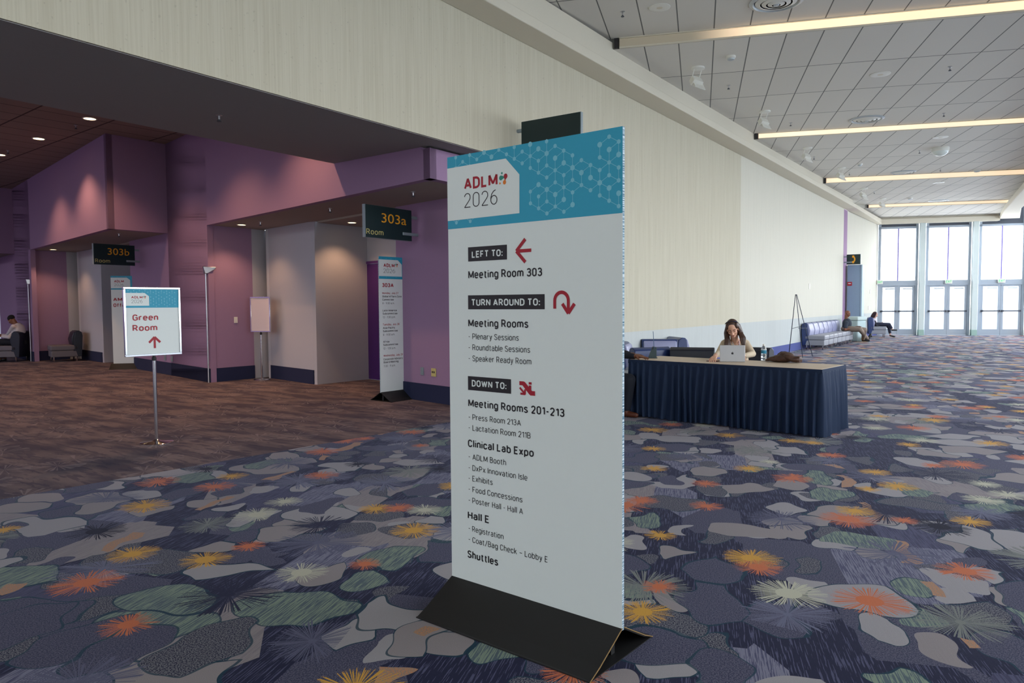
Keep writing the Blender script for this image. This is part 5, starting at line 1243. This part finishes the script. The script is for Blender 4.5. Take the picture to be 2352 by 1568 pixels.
bgl, bgr = FL(1757, 830, TZ), FL(1840, 834, TZ); bu = unit(bgr-bgl); bn = np.array([-bu[1], bu[0], 0]); bl_ = float(np.linalg.norm(bgr-bgl)); bc = (bgl+bgr)/2+bn*.02
t = thing('handbag', bc, 'slouchy dark brown leather handbag lying near the right end of the table', 'bag', rz=rzu(bu))
mb = MB(); L2 = bl_/2
mb.ell((0, .02, .05), (L2*.62, .11, .050)); mb.ell((.03, .03, .085), (L2*.42, .085, .042), Matrix.Rotation(.15, 3, 'Y')); mb.ell((L2*.62, .0, .045), (L2*.40, .09, .038)); mb.ell((-L2*.6, -.01, .042), (L2*.42, .07, .026), Matrix.Rotation(-.3, 3, 'Y'))
mb.box((L2*.80, .0, .045), (L2*.32, .10, .075)); mb.ell((-L2*.3, 0, .03), (L2*.55, .1, .03)); mb.ell((.1, -.03, .06), (.09, .07, .04), Matrix.Rotation(.4, 3, 'Y'))
lt = NT('brown_leather'); nn_ = lt.noise(lt.obj(), 30, 4); lt.bump(nn_, .7, .012); lth = lt.done(lt.mix(nn_, srgb(44, 26, 20), srgb(92, 60, 44)), .5)
bagb = solid(mb, 'bag_body', lth, t, .006, 5)
MB().tube([(-L2*.45, .03, .05), (-L2*.36, .035, .098), (-L2*.2, .04, .125), (0, .05, .128), (.06, .05, .115)], [.006]*5, 8).build('strap', lth, t, smooth=60)
p = FL(1499, 822.3, TZ); t = thing('tablet', p, 'slim tablet standing edge-on in a folded dark grey stand at the table end', 'tablet', rz=rzu(unit(ray(1500, 800)*np.array([1, 1, 0]))))
m = mat('dark_grey_case', srgb(56, 72, 76), .6)
vs = [(-.03, .055, 0), (.16, .055, 0), (.16, -.055, 0), (-.03, -.055, 0), (.0, -.0, .155), (.10, 0., .155), (.10, -.045, .150), (.0, -.045, .150)]
mb = MB().prism([(-.02, -.065), (.12, -.065), (.12, .03), (-.02, .03)], 0, .004)
mb.add([(-.03, .062, 0), (.10, .062, 0), (.10, -.0, .155), (-.03, -.0, .155), (-.03, -.052, .145), (.10, -.052, .145), (.10, -.052, 0), (-.03, -.052, 0)], [(0, 3, 4, 7), (1, 6, 5, 2), (0, 1, 2, 3), (3, 2, 5, 4), (4, 5, 6, 7), (0, 7, 6, 1)]); mb.build('stand', m, t, bevel=.004)
MB().box((.03, -.012, .24), (.20, .008, .235), M=Matrix.Rotation(math.radians(4), 3, 'Y')@Matrix.Rotation(-.06, 3, 'X')).build('screen', mat('tablet_body', srgb(70, 96, 124), .3, .3), t, bevel=.002)

# ---- easel by the row of chairs
e1, e2, e3 = FL(1812, 813.5), FL(1843.5, 821), FL(1866.5, 818)
tp = ATD(1828.5, 676, (e1[1]+e2[1]+e3[1])/3-.1)
t = thing('display_easel', (e1+e2+e3)/3, 'slim black three-legged easel, empty, in front of the chair row', 'easel')
o_ = (e1+e2+e3)/3
Lc = lambda q: tuple((np.array(q)-o_)[:3])
for k, (f_, dx) in enumerate(((e1, -.015), (e2, 0.), (e3, .015))):
    top_ = tp+GR*dx; MB().tube([Lc(top_), Lc(f_+UP*.0)], [.009, .011], 8).build('leg', M['blackm'], t, smooth=60)
at = lambda a, b, f: a+(b-a)*f
MB().tube([Lc(at(tp, e1, .56)), Lc(at(tp, e3, .50))], .006, 6).build('crossbar', M['blackm'], t)
hk = at(tp, e2, .54); hk2 = at(tp, e3, .545)
MB().tube([Lc(hk+(hk-hk2)*.15), Lc(hk2+(hk2-hk)*.35)], .009, 8).build('shelf_bar', M['blackm'], t)
for f in (.16, .26, .36): MB().tube([Lc(at(tp, e2, f)-UP*.01), Lc(at(tp, e2, f)-UP*.03-G*.03)], .006, 6).build('hook', M['blackm'], t)


# ================================================================ PEOPLE
def skin(name, c): return mat(name, c, .5, grain=.05, gs=60)
SK1 = skin('light_brown_skin', srgb(220, 168, 140)); SK2 = skin('deep_brown_skin', srgb(120, 72, 48)); SK3 = skin('brown_skin', srgb(140, 92, 66)); SKP = skin('pale_skin', srgb(214, 170, 150))
cloth = lambda n, c, r=.85: mat(n, c, r, grain=.08, gs=45, bump=.15)
V3 = lambda q: Vector([float(a) for a in q])
class Head:
    """head frame: f forward, u up, s side; c centre of the skull; k size (1 = 23 cm tall head)"""
    def __init__(s, c, f, u=(0, 0, 1), k=1.):
        s.c = V3(c); s.f = V3(f).normalized(); u = V3(u); s.s = s.f.cross(u).normalized(); s.u = s.s.cross(s.f).normalized(); s.k = k
        s.M = Matrix((s.s, s.f, s.u)).transposed()
    def p(s, x, y, z): return s.c+s.M@Vector((x, y, z))*s.k
    def e(s, mb, c, r, rx=0.): mb.ell(s.p(*c), tuple(q*s.k for q in r), s.M@Matrix.Rotation(rx, 3, 'X'), 18, 12)
    def skull(s, mb):
        s.e(mb, (0, -.008, .035), (.073, .092, .085)); s.e(mb, (0, .030, -.02), (.058, .058, .078)); s.e(mb, (0, .055, -.075), (.032, .030, .028)); s.e(mb, (0, .022, -.062), (.050, .052, .034))
        for a in (-1, 1): s.e(mb, (a*.034, .052, -.022), (.026, .026, .022)); s.e(mb, (a*.075, .0, -.012), (.008, .017, .030)); s.e(mb, (a*.030, .070, .020), (.024, .014, .010))
        s.e(mb, (0, .078, .022), (.020, .012, .014))
        mb.cap(s.p(0, .082, .012), s.p(0, .103, -.025), .008*s.k, .013*s.k, 8)
        for a in (-1, 1): s.e(mb, (a*.011, .093, -.029), (.009, .010, .008))
        s.e(mb, (0, .078, -.052), (.024, .012, .009))
    def face(s, par, inv, lips=srgb(150, 84, 76), brow=srgb(50, 34, 26), closed=False):
        P_ = lambda a: inv@s.p(*a)
        for a in (-1, 1):
            b = MB().tube([P_((a*.012, .086, .030)), P_((a*.030, .083, .036)), P_((a*.050, .070, .030))], [.0035*s.k]*3, 6); b.build('eyebrow', mat('brow', brow, .8), par, smooth=60)
            if not closed:
                e = MB(); e.ell(P_((a*.031, .074, .012)), (.0115*s.k,)*3, None, 12, 8); e.build('eye', mat('eye_white', srgb(220, 214, 208), .3), par, smooth=80)
                e = MB(); e.ell(P_((a*.031, .0835, .010)), (.0052*s.k,)*3, None, 10, 6); e.build('iris', mat('iris', srgb(40, 26, 20), .2), par, smooth=80)
            l = MB().tube([P_((a*.018, .083, .010)), P_((a*.031, .0875, .012 if not closed else .008)), P_((a*.046, .077, .010))], [.0025*s.k]*3, 6); l.build('eyelid', mat('lash', srgb(44, 30, 26), .8), par, smooth=60)
        m = MB(); m.tube([P_((-.021, .084, -.053)), P_((-.008, .0925, -.049)), P_((0, .0925, -.051)), P_((.008, .0925, -.049)), P_((.021, .084, -.053))], [.001*s.k, .0045*s.k, .004*s.k, .0045*s.k, .001*s.k], 7)
        m.tube([P_((-.019, .084, -.056)), P_((0, .091, -.060)), P_((.019, .084, -.056))], [.001*s.k, .0055*s.k, .001*s.k], 7); m.build('lips', mat('lips', lips, .5), par, smooth=60)
def hand(mb, w, d, pn, k=1., side=1, curl=.5, spread=.16):
    """palm from wrist w along d; pn = direction the palm faces; fingers as separate chains"""
    w = V3(w); d = V3(d).normalized(); pn = V3(pn); pn = (pn-d*pn.dot(d)).normalized(); s_ = d.cross(pn).normalized()*side
    mb.cap(w-d*.03*k, w+d*.02*k, .026*k, .026*k)
    for a in (-.024, -.008, .008, .024): mb.cap(w+d*.012*k+s_*a*.75*k, w+d*.082*k+s_*a*k, .014*k, .0125*k, 8)
    for i, (a, L_) in enumerate(((-.029, .060), (-.010, .080), (.010, .086), (.030, .075))):
        b0_ = w+d*.085*k+s_*a*k; dd = (d+s_*a*spread*10*.4).normalized(); q = b0_; ang = curl*(.5+.08*i)
        for j, fl_ in enumerate((.45, .32, .23)):
            ang2 = ang*(j+1)*.75; v_ = (dd*math.cos(ang2)+pn*math.sin(ang2)); e = q+v_*L_*fl_*k; mb.cap(q, e, (.0088-.0009*j)*k, (.0082-.0009*j)*k, 8); q = e
    b0_ = w+d*.025*k+s_*.028*k; v_ = (d*.6+s_*.65+pn*.35).normalized(); e = b0_+v_*.038*k; mb.cap(b0_, e, .013*k, .0105*k, 8); v_ = (d*.85+s_*.25+pn*.4).normalized(); mb.cap(e, e+v_*.030*k, .0100*k, .0085*k, 8)
def person(label, base, J, hd, sk, cat='person'):
    t = thing('person', base, label, cat); bpy.context.view_layer.update(); return t, t.matrix_world.inverted()
def limb(mb, pts, rs):
    for a, b, ra, rb in zip(pts[:-1], pts[1:], rs[:-1], rs[1:]): mb.cap(a, b, ra, rb, 12)
def loc(mb, inv): mb.v = [tuple(inv@Vector(q)) for q in mb.v]; return mb
def torso(mb, hip, chest, neck, sl, sr, rh=.15, rw=.125, rc=.14, k=1., dep=.68):
    """hip, chest, neck centres and shoulder joints"""
    hip, chest, neck, sl, sr = map(V3, (hip, chest, neck, sl, sr)); sd = (sr-sl).normalized(); up = (neck-hip).normalized(); fw_ = sd.cross(up).normalized(); Mx = Matrix((sd, fw_, up)).transposed()
    mid_ = (hip+chest)/2
    mb.ell(hip, (rh*1.05, rh*.78, rh*.8), Mx); mb.ell(mid_, (rw*1.05, rw*.8, (chest-hip).length*.5), Mx); mb.ell(chest, (rc*1.1, rc*dep, rc*1.15), Mx)
    mb.cap(sl, sr, .055*k, .055*k, 12); mb.cap(neck-up*.05, chest, .06*k, .10*k, 12); mb.cap(sl, chest, .05*k, .09*k); mb.cap(sr, chest, .05*k, .09*k)

# ---- woman working at the laptop
hc = ATD(1683, 755.5, 9.93); fwdv = unit(np.array([-.30, -.80, -.50])); H1 = Head(hc, fwdv, (0, .3, 1), .98)
nk = ATD(1688, 781, 10.08); sR_ = ATD(1664, 789, 10.10); sL_ = ATD(1713, 789, 10.06); chs = ATD(1689, 812, 10.10); hip = ATD(1690, 886, 10.22); hip[2] = .47
elR = ATD(1650, 816, 9.98); elL = ATD(1729, 824, 9.92); wrR = FL(1643, 822, TZ+.045); wrR = ATD(1643, 817.5, wrR[1]); hR_t = FL(1637, 828, TZ+.02)
elR = np.array([elR[0], elR[1], max(elR[2], .80)]); elL = np.array([elL[0], elL[1], .80])
wrL = FL(1706, 818, TZ+.05); base = np.array([hip[0], hip[1], 0])
t, inv = person('woman in a beige blazer with long dark hair, reading at the silver laptop', base, None, None, SK1)
b = MB(); H1.skull(b)
b.cap(H1.p(0, -.025, -.055), nk-UP*.03, .050, .056); b.cap(nk, chs, .06, .09); torso(b, hip, chs, nk, sL_, sR_, .145, .115, .125)
limb(b, [sR_, elR, wrR], [.042, .034, .024]); limb(b, [sL_, elL, wrL], [.042, .034, .024])
hand(b, wrR, hR_t-wrR+UP*.008, (0, -.1, -1), 1., -1, .35, 1.0); hand(b, wrL, unit([-.5, -.6, -.25]), (0, 0, -1), 1., 1, .4)
kn = [hip+tn*-.42+tu*a+UP*.0 for a in (-.10, .10)]
for a, q in zip((-.09, .09), kn):
    q[2] = .50; an = q+tn*-.02; an[2] = .09; limb(b, [hip+tu*a, q, an], [.085, .058, .04]); b.cap(an+tn*.03-UP*.045, an-tn*.15-UP*.05, .035, .028)
body = solid(loc(b, inv), 'body', SK1, t, .0052, 2)
H1.face(t, inv, closed=True)
# black top, blazer, lapels, lanyard
tp_ = MB(); torso(tp_, hip, chs, nk-UP*.045, sL_*.7+sR_*.3, sR_*.7+sL_*.3, .15, .122, .132, .9, .72); solid(loc(tp_, inv), 'black_top', cloth('black_knit', srgb(20, 20, 26)), t, .009, 4)
bz = MB(); beige = cloth('beige_blazer', srgb(208, 188, 160))
sdv = unit(sL_-sR_); fwt = unit(np.cross(UP, sdv)); fwt = fwt if fwt[1] < 0 else -fwt
bz.cap(sR_, sR_*.62+nk*.38+UP*.00, .056, .048); bz.cap(sL_, sL_*.62+nk*.38, .056, .048)
for s_, sh, el, wr in ((-1, sR_, elR, wrR), (1, sL_, elL, wrL)):
    c2 = chs+sdv*s_*.075; h2 = hip+sdv*s_*.085
    bz.cap(sh*.8+nk*.2, c2, .062, .092); bz.cap(c2, h2, .092, .115)
    limb(bz, [sh, el, wr+(el-wr)*.16], [.055, .044, .034])
bz.cap(chs-fwt*.045, hip-fwt*.05, .11, .13); bz.cap(nk-fwt*.05-UP*.03, chs-fwt*.05, .05, .1)
solid(loc(bz, inv), 'blazer', beige, t, .009, 5)
for s_ in (-1, 1):
    a = nk+sdv*s_*.055-fwt*.02+UP*.0; m_ = chs+sdv*s_*.07+fwt*.108+UP*.06; e = chs+sdv*s_*.03+fwt*.125-UP*.10
    lp = MB().tube([inv@V3(a), inv@V3(a*.5+m_*.5+fwt*.02), inv@V3(m_), inv@V3(e)], [.012, .022, .026, .010], 8); lp.build('lapel', beige, t, smooth=70)
ly = MB()
MB().tube([inv@V3(nk+sdv*.05+fwt*.03), inv@V3(nk+sdv*.042+fwt*.10-UP*.06), inv@V3(chs+sdv*.02+fwt*.135)], [.006]*3, 6).build('lanyard', mat('pink_white_lanyard', srgb(214, 190, 200), .7), t, smooth=60)
MB().tube([inv@V3(nk-sdv*.05+fwt*.03), inv@V3(nk-sdv*.03+fwt*.10-UP*.06), inv@V3(chs-sdv*.0+fwt*.135)], [.005]*3, 6).build('lanyard', M['white'], t, smooth=60)
tr_ = MB()
for a, q in zip((-.09, .09), kn): limb(tr_, [hip+tu*a, q, q-UP*.36], [.10, .072, .06])
solid(loc(tr_, inv), 'trousers', cloth('dark_trousers', srgb(30, 32, 42)), t, .012, 4)
# hair: cap over the skull and long falls on both sides
hr = NT('dark_brown_hair'); hn = hr.noise(hr.map(hr.obj(), sc=(90, 90, 6)), 1., 2); hairm = hr.done(hr.mix(hn, srgb(30, 20, 16), srgb(92, 62, 46)), .45)
h_ = MB(); H1.e(h_, (0, -.026, .050), (.082, .094, .086)); H1.e(h_, (-.0, -.055, .0), (.084, .070, .10)); H1.e(h_, (0, -.06, -.07), (.080, .050, .09))
for s_ in (-1, 1):
    H1.e(h_, (s_*.060, .008, .058), (.026, .050, .048)); H1.e(h_, (s_*.084, -.022, -.01), (.013, .040, .075))
    sh = (sL_ if s_*float(np.array(H1.s)@sdv) > 0 else sR_); L_ = .27 if sh is sR_ else .17
    q1 = V3(H1.p(s_*.088, -.028, -.075)); q2 = q1+Vector((0, 0, -L_*.5))+V3(fwt)*.055+V3(sdv)*(.026 if sh is sL_ else -.002); q3 = q2+Vector((0, 0, -L_*.5))+V3(fwt)*.03
    for o_, r_k in ((0, 1.), (-.018, .9), (.016, .8)):
        oo = V3(sdv)*o_; limb(h_, [H1.p(s_*.080, -.02, .0), q1+oo*.6, q2+oo*1.4, q3+oo], [.020, .022*r_k, .024*r_k, .010])
    limb(h_, [H1.p(s_*.06, -.06, .0), q1-V3(fwt)*.035, q2-V3(fwt)*.06], [.045, .042, .03])
solid(loc(h_, inv), 'hair', hairm, t, .0055, 4)
g_ = MB(); g_.tube([inv@H1.p(-.092, -.01, .085), inv@H1.p(-.062, .012, .122), inv@H1.p(-.020, .018, .139), inv@H1.p(.020, .018, .139), inv@H1.p(.062, .012, .122), inv@H1.p(.092, -.01, .085)], [.003, .008, .004, .004, .008, .003], 8).build('sunglasses', mat('dark_blue_glasses', srgb(26, 30, 60), .2), t, smooth=60)

# ---- man at the table end, hidden by the board except hands, sleeve and shoe
hipM = ATD(1378, 875, 9.75); hipM[2] = .50; base = np.array([hipM[0], hipM[1], 0])
t, inv = person('person in dark clothes at the table\'s left end, brown hands resting on it', base, None, None, SK2)
tvd = tu
nkM = hipM+UP*.52+tvd*.05; shM = [nkM-UP*.05-tn*.18, nkM-UP*.05+tn*.18]; HM = Head(nkM+UP*.13+tvd*.05, tvd*1-UP*.35, (0, 0, 1), 1.)
w1 = FL(1462, 818.5, TZ+.035); w2 = FL(1452, 814, TZ+.04)
b = MB(); HM.skull(b); b.cap(HM.p(0, -.02, -.05), nkM-UP*.05, .052, .06); torso(b, hipM, hipM+UP*.30, nkM, shM[0], shM[1], .15, .13, .14)
e1_ = w1-tvd*.26+UP*.02-tn*.02; e2_ = w2-tvd*.24+UP*.02+tn*.05
limb(b, [shM[0], e1_, w1], [.045, .038, .027]); limb(b, [shM[1], e2_, w2], [.045, .038, .027])
hand(b, w1, tvd*1.-UP*.02, (0, 0, -1), 1.1, -1, .34, 1.1); hand(b, w2, tvd*1.+tn*.1-UP*.02, (0, 0, -1), 1.1, 1, .34, 1.1)
feet = FL(1438, 956); knM = [hipM+tvd*.20-tn*.10, hipM+tvd*.40+tn*.10]; knM[0] = feet-tvd*.06+UP*.50; knM[1][2] = .5
anM = [feet-tvd*.10+UP*.10, knM[1]-UP*.40-tvd*.05]
for a, q, an in zip((-.09, .09), knM, anM): limb(b, [hipM+tn*a, q, an], [.09, .06, .042])
solid(loc(b, inv), 'body', SK2, t, .0052, 2); HM.face(t, inv)
c_ = MB(); dkc = cloth('dark_jacket', srgb(18, 22, 34)); torso(c_, hipM, hipM+UP*.30, nkM-UP*.03, shM[0], shM[1], .17, .15, .16, 1.1, .8)
limb(c_, [shM[0], e1_, w1-tvd*.045], [.062, .054, .040]); limb(c_, [shM[1], e2_, w2-tvd*.045], [.062, .054, .040]); solid(loc(c_, inv), 'jacket', dkc, t, .010, 4)
c_ = MB()
for a, q, an in zip((-.09, .09), knM, anM): limb(c_, [hipM+tn*a, q, an+UP*.03], [.105, .08, .062])
solid(loc(c_, inv), 'trousers', dkc, t, .012, 4)
for an in anM:
    sh_ = MB(); sh_.cap(an-UP*.05-tvd*.03, an-UP*.06+tvd*.15, .042, .034); sh_.cap(an-UP*.02, an-UP*.05, .045, .04); solid(loc(sh_, inv), 'shoe', mat('brown_shoe_leather', srgb(92, 46, 26), .4), t, .008, 3)
c_ = MB(); HM.e(c_, (0, -.015, .05), (.078, .095, .082)); solid(loc(c_, inv), 'hair', cloth('black_hair', srgb(16, 14, 14)), t, .009, 3)
cM = dup(ch0, base-tvd*.02, face_rz(tvd), 'lounge chair at the table end under the person in dark clothes'); cM['group'] = 'lounge chair at the table end'

# ---- bald man with outstretched legs
lastc = WN(tA+pt*6.5, 5.30); DM = float(lastc[1])
hB = lastc-NW*.02; hB = np.array([hB[0], hB[1], .55]); hB = ATD(1943, 757, DM-.1); hB[2] = .52
hcB = ATD(1946.5, 720.5, DM-.15); nkB = ATD(1943.5, 737, DM-.1); fB_ = unit(np.array([.9, -.35, -.35])); HB = Head(hcB, fB_, (0, 0, 1), 1.)
sdB = unit([fB_[1], -fB_[0], 0]); chB = hB*.35+nkB*.65+unit([.9, -.35, 0])*.03
shB = [nkB-UP*.06+sdB*.18, nkB-UP*.06-sdB*.18]
elB = [ATD(1941, 757, DM-.35), ATD(1950, 754, DM+.15)]; haB = [ATD(1968, 751.5, DM-.35), ATD(1969, 750, DM-.15)]
t, inv = person('bald man in a dark short-sleeved shirt and khaki trousers sitting with legs stretched out', np.array([hB[0], hB[1], 0]), None, None, SK2)
b = MB(); HB.skull(b); b.cap(HB.p(0, -.02, -.05), nkB-UP*.06, .055, .065); torso(b, hB, chB, nkB, shB[0], shB[1], .17, .17, .16, 1., .85)
for s_, e, h in zip(shB, elB, haB): limb(b, [s_, e, h], [.05, .042, .028]); hand(b, h, h-e, -UP, 1.05, 1, .9)
k1 = ATD(1975, 756, DM-.55); k2 = ATD(1986, 757, DM-.15); f1_ = FL(1998, 783.5); f2_ = FL(1982, 785)
f1_ = np.array([f1_[0], f1_[1], 0]); ank = [f1_-unit(f1_-k1)*.0+UP*.08, f2_+UP*.09]; ank[0] = f1_-np.array([.08, 0, 0])+UP*.08
knees = [k1, k2]
for a, q, an in zip((.09, -.09), knees, ank): limb(b, [hB+sdB*a, q, an], [.09, .06, .045])
solid(loc(b, inv), 'body', SK2, t, .009, 3); HB.face(t, inv, srgb(96, 54, 44), srgb(26, 18, 14))
c_ = MB(); torso(c_, hB, chB, nkB-UP*.03, shB[0], shB[1], .185, .19, .178, 1.2, .9)
for s_, e in zip(shB, elB): c_.cap(s_, V3(s_)*.35+V3(e)*.65, .072, .066)
solid(loc(c_, inv), 'shirt', cloth('charcoal_shirt', srgb(44, 52, 64)), t, .011, 5)
c_ = MB()
for a, q, an in zip((.09, -.09), knees, ank): limb(c_, [hB+sdB*a, q, an+(q-an)*.1], [.115, .085, .065])
c_.ell(hB, (.17, .17, .12)); solid(loc(c_, inv), 'trousers', cloth('khaki_trousers', srgb(140, 124, 112)), t, .011, 5)
for an, tip in ((ank[0], UP*.16+np.array([.08, -.02, 0])), (ank[1], np.array([.16, -.08, -.03]))):
    s2 = MB(); s2.cap(an-UP*.02, an+unit(tip)*.20-UP*.0, .050, .038); solid(loc(s2, inv), 'shoe', mat('black_shoe', srgb(16, 16, 20), .5), t, .010, 3)
e = MB(); MB().tube([inv@HB.p(-.07, .06, .02), inv@HB.p(-.03, .098, .015), inv@HB.p(.03, .098, .015), inv@HB.p(.07, .06, .02)], .004, 6).build('glasses', M['ink'], t)
p = haB[0]+unit(haB[0]-elB[0])*.10; tt = thing('smartphone', p, 'dark smartphone held by the bald man', 'phone', rz=.3); MB().box((0, 0, .012), (.13, .07, .009)).build('case', M['ink'], tt, bevel=.003); MB().box((0, 0, .0175), (.12, .062, .001)).build('screen', mat('phone_glass', (.02, .02, .03, 1), .08), tt)

# ---- seated woman by the doors, legs crossed
DW = float(wc[1]); hW = ATD(2008, 753, DW); hW[2] = .52; ww_f = unit(np.array([.93, -.36, 0])); sdW = np.array([ww_f[1], -ww_f[0], 0])
hcW = ATD(2010.5, 722.5, DW-.05); nkW = ATD(2008, 735, DW); HW = Head(hcW, unit(ww_f-UP*.25), (0, 0, 1), .95)
chW = hW*.35+nkW*.65; shW = [nkW-UP*.06+sdW*.15, nkW-UP*.06-sdW*.15]; elW = [ATD(2014, 750, DW-.2), ATD(2016, 748, DW+.1)]; haW = [ATD(2023, 744, DW-.2), ATD(2024, 742, DW)]
t, inv = person('woman in a dark jacket and pale shirt sitting cross-legged by the doors', np.array([hW[0], hW[1], 0]), None, None, SKP)
b = MB(); HW.skull(b); b.cap(HW.p(0, -.02, -.05), nkW-UP*.06, .048, .055); torso(b, hW, chW, nkW, shW[0], shW[1], .15, .12, .125)
for s_, e, h in zip(shW, elW, haW): limb(b, [s_, e, h], [.04, .034, .024]); hand(b, h, h-e, -UP, .95, 1, .8)
kW = [ATD(2042, 745, DW-.3), ATD(2041, 749, DW-.1)]; aW = [ATD(2049, 755.5, DW-.4), ATD(2045, 768, DW-.25)]
aW[1][2] = .10
for a, q, an in zip((.08, -.08), kW, aW): limb(b, [hW+sdW*a, q, an], [.08, .054, .036])
solid(loc(b, inv), 'body', SKP, t, .009, 3); HW.face(t, inv)
c_ = MB(); torso(c_, hW, chW, nkW-UP*.02, shW[0], shW[1], .158, .135, .142, 1.05, .8); solid(loc(c_, inv), 'blouse', cloth('pale_blouse', srgb(212, 204, 214)), t, .011, 4)
c_ = MB(); limb(c_, [shW[0], elW[0], haW[0]+(elW[0]-haW[0])*.25], [.056, .048, .038]); c_.cap(shW[0], hW+sdW*.10, .06, .07); c_.cap(chW-ww_f*.06, hW-ww_f*.05, .11, .12); solid(loc(c_, inv), 'jacket', cloth('black_jacket', srgb(28, 28, 38)), t, .011, 4)
c_ = MB(); c_.ell(hW, (.15, .15, .10))
for a, q, an in zip((.08, -.08), kW, aW): limb(c_, [hW+sdW*a, q, an+(q-an)*.22], [.10, .072, .055])
solid(loc(c_, inv), 'trousers', cloth('navy_trousers', srgb(36, 38, 58)), t, .011, 4)
for an, dn in ((aW[0], np.array([.16, -.04, -.02])), (aW[1], np.array([.15, -.06, -.06]))):
    s2 = MB(); s2.cap(an-UP*.035, an+unit(dn)*.17-UP*.02, .038, .030); solid(loc(s2, inv), 'shoe', mat('black_shoe', srgb(16, 16, 20), .5), t, .009, 3)
c_ = MB(); HW.e(c_, (0, -.03, .045), (.084, .094, .088)); limb(c_, [HW.p(0, -.07, 0), HW.p(0, -.10, -.10), HW.p(0, -.12, -.20)], [.07, .065, .04])
for s_ in (-1, 1): c_.cap(HW.p(s_*.07, .0, .02), HW.p(s_*.07, -.02, -.12), .026, .026)
solid(loc(c_, inv), 'hair', cloth('dark_reddish_hair', srgb(52, 30, 36)), t, .010, 4)

# ---- man at the left edge, bent over a laptop
D3 = float(mc[1]); hS = ATD(47, 783, D3); hS[2] = .53; fS = unit(np.array([-.97, -.15, 0])); sdS = np.array([fS[1], -fS[0], 0])
nkS = ATD(38, 745, D3-.05); hcS = ATD(27, 734, D3-.1); HS = Head(hcS, unit(fS-UP*.8), (0, 0, 1), 1.)
chS = hS*.3+nkS*.7-fS*.04; shS = [nkS-UP*.05+sdS*.18, nkS-UP*.05-sdS*.18]; elS = [ATD(21, 774, D3-.25), ATD(17, 771, D3+.2)]; haS = [ATD(4, 772, D3-.15), ATD(3, 769, D3+.1)]
t, inv = person('dark-haired man in a white shirt bent over at the left edge', np.array([hS[0], hS[1], 0]), None, None, SK3)
b = MB(); HS.skull(b); b.cap(HS.p(0, -.02, -.05), nkS-UP*.05-fS*.02, .055, .062); torso(b, hS, chS, nkS, shS[0], shS[1], .16, .14, .15)
for s_, e, h in zip(shS, elS, haS): limb(b, [s_, e, h], [.045, .038, .027]); hand(b, h, h-e, -UP, 1.05, 1, .6)
kS = [hS+fS*.45+sdS*a+UP*.02 for a in (.11, -.11)]; aS = [q+fS*.02-UP*(q[2]-.10) for q in kS]
for a, q, an in zip((.09, -.09), kS, aS): limb(b, [hS+sdS*a, q, an], [.09, .06, .045])
solid(loc(b, inv), 'body', SK3, t, .009, 3); HS.face(t, inv)
c_ = MB(); torso(c_, hS, chS, nkS-UP*.03, shS[0], shS[1], .175, .16, .168, 1.1, .85)
for s_, e, h in zip(shS, elS, haS): limb(c_, [s_, e, h+(e-h)*.15], [.062, .054, .04])
solid(loc(c_, inv), 'shirt', cloth('white_shirt', srgb(214, 204, 204)), t, .011, 5)
c_ = MB(); c_.ell(hS, (.16, .16, .11))
for a, q, an in zip((.09, -.09), kS, aS): limb(c_, [hS+sdS*a, q, an+UP*.03], [.11, .08, .06])
solid(loc(c_, inv), 'trousers', cloth('black_trousers', srgb(20, 22, 32)), t, .012, 4)
for an in aS: s2 = MB(); s2.cap(an-UP*.06, an-UP*.065+fS*.16, .04, .032); solid(loc(s2, inv), 'shoe', mat('black_shoe', srgb(16, 16, 20), .5), t, .010, 3)
c_ = MB(); HS.e(c_, (0, -.018, .048), (.082, .098, .084)); solid(loc(c_, inv), 'hair', cloth('black_hair', srgb(16, 14, 14)), t, .009, 3)
p = (haS[0]+haS[1])/2; p = p+fS*.10-UP*.10; tt = thing('laptop', p, 'dark laptop on the knees of the man in the white shirt', 'laptop', rz=rzu(sdS))
sgn_ = 1 if np.array([-sdS[1], sdS[0], 0])@fS > 0 else -1
MB().box((0, 0, .0), (.33, .23, .018)).build('keyboard_base', M['ink'], tt, bevel=.004)
MB().box((0, sgn_*.15, .10), (.33, .008, .21), M=Matrix.Rotation(-sgn_*.35, 3, 'X')).build('lid', M['ink'], tt, bevel=.003)
print('PEOPLE DONE')
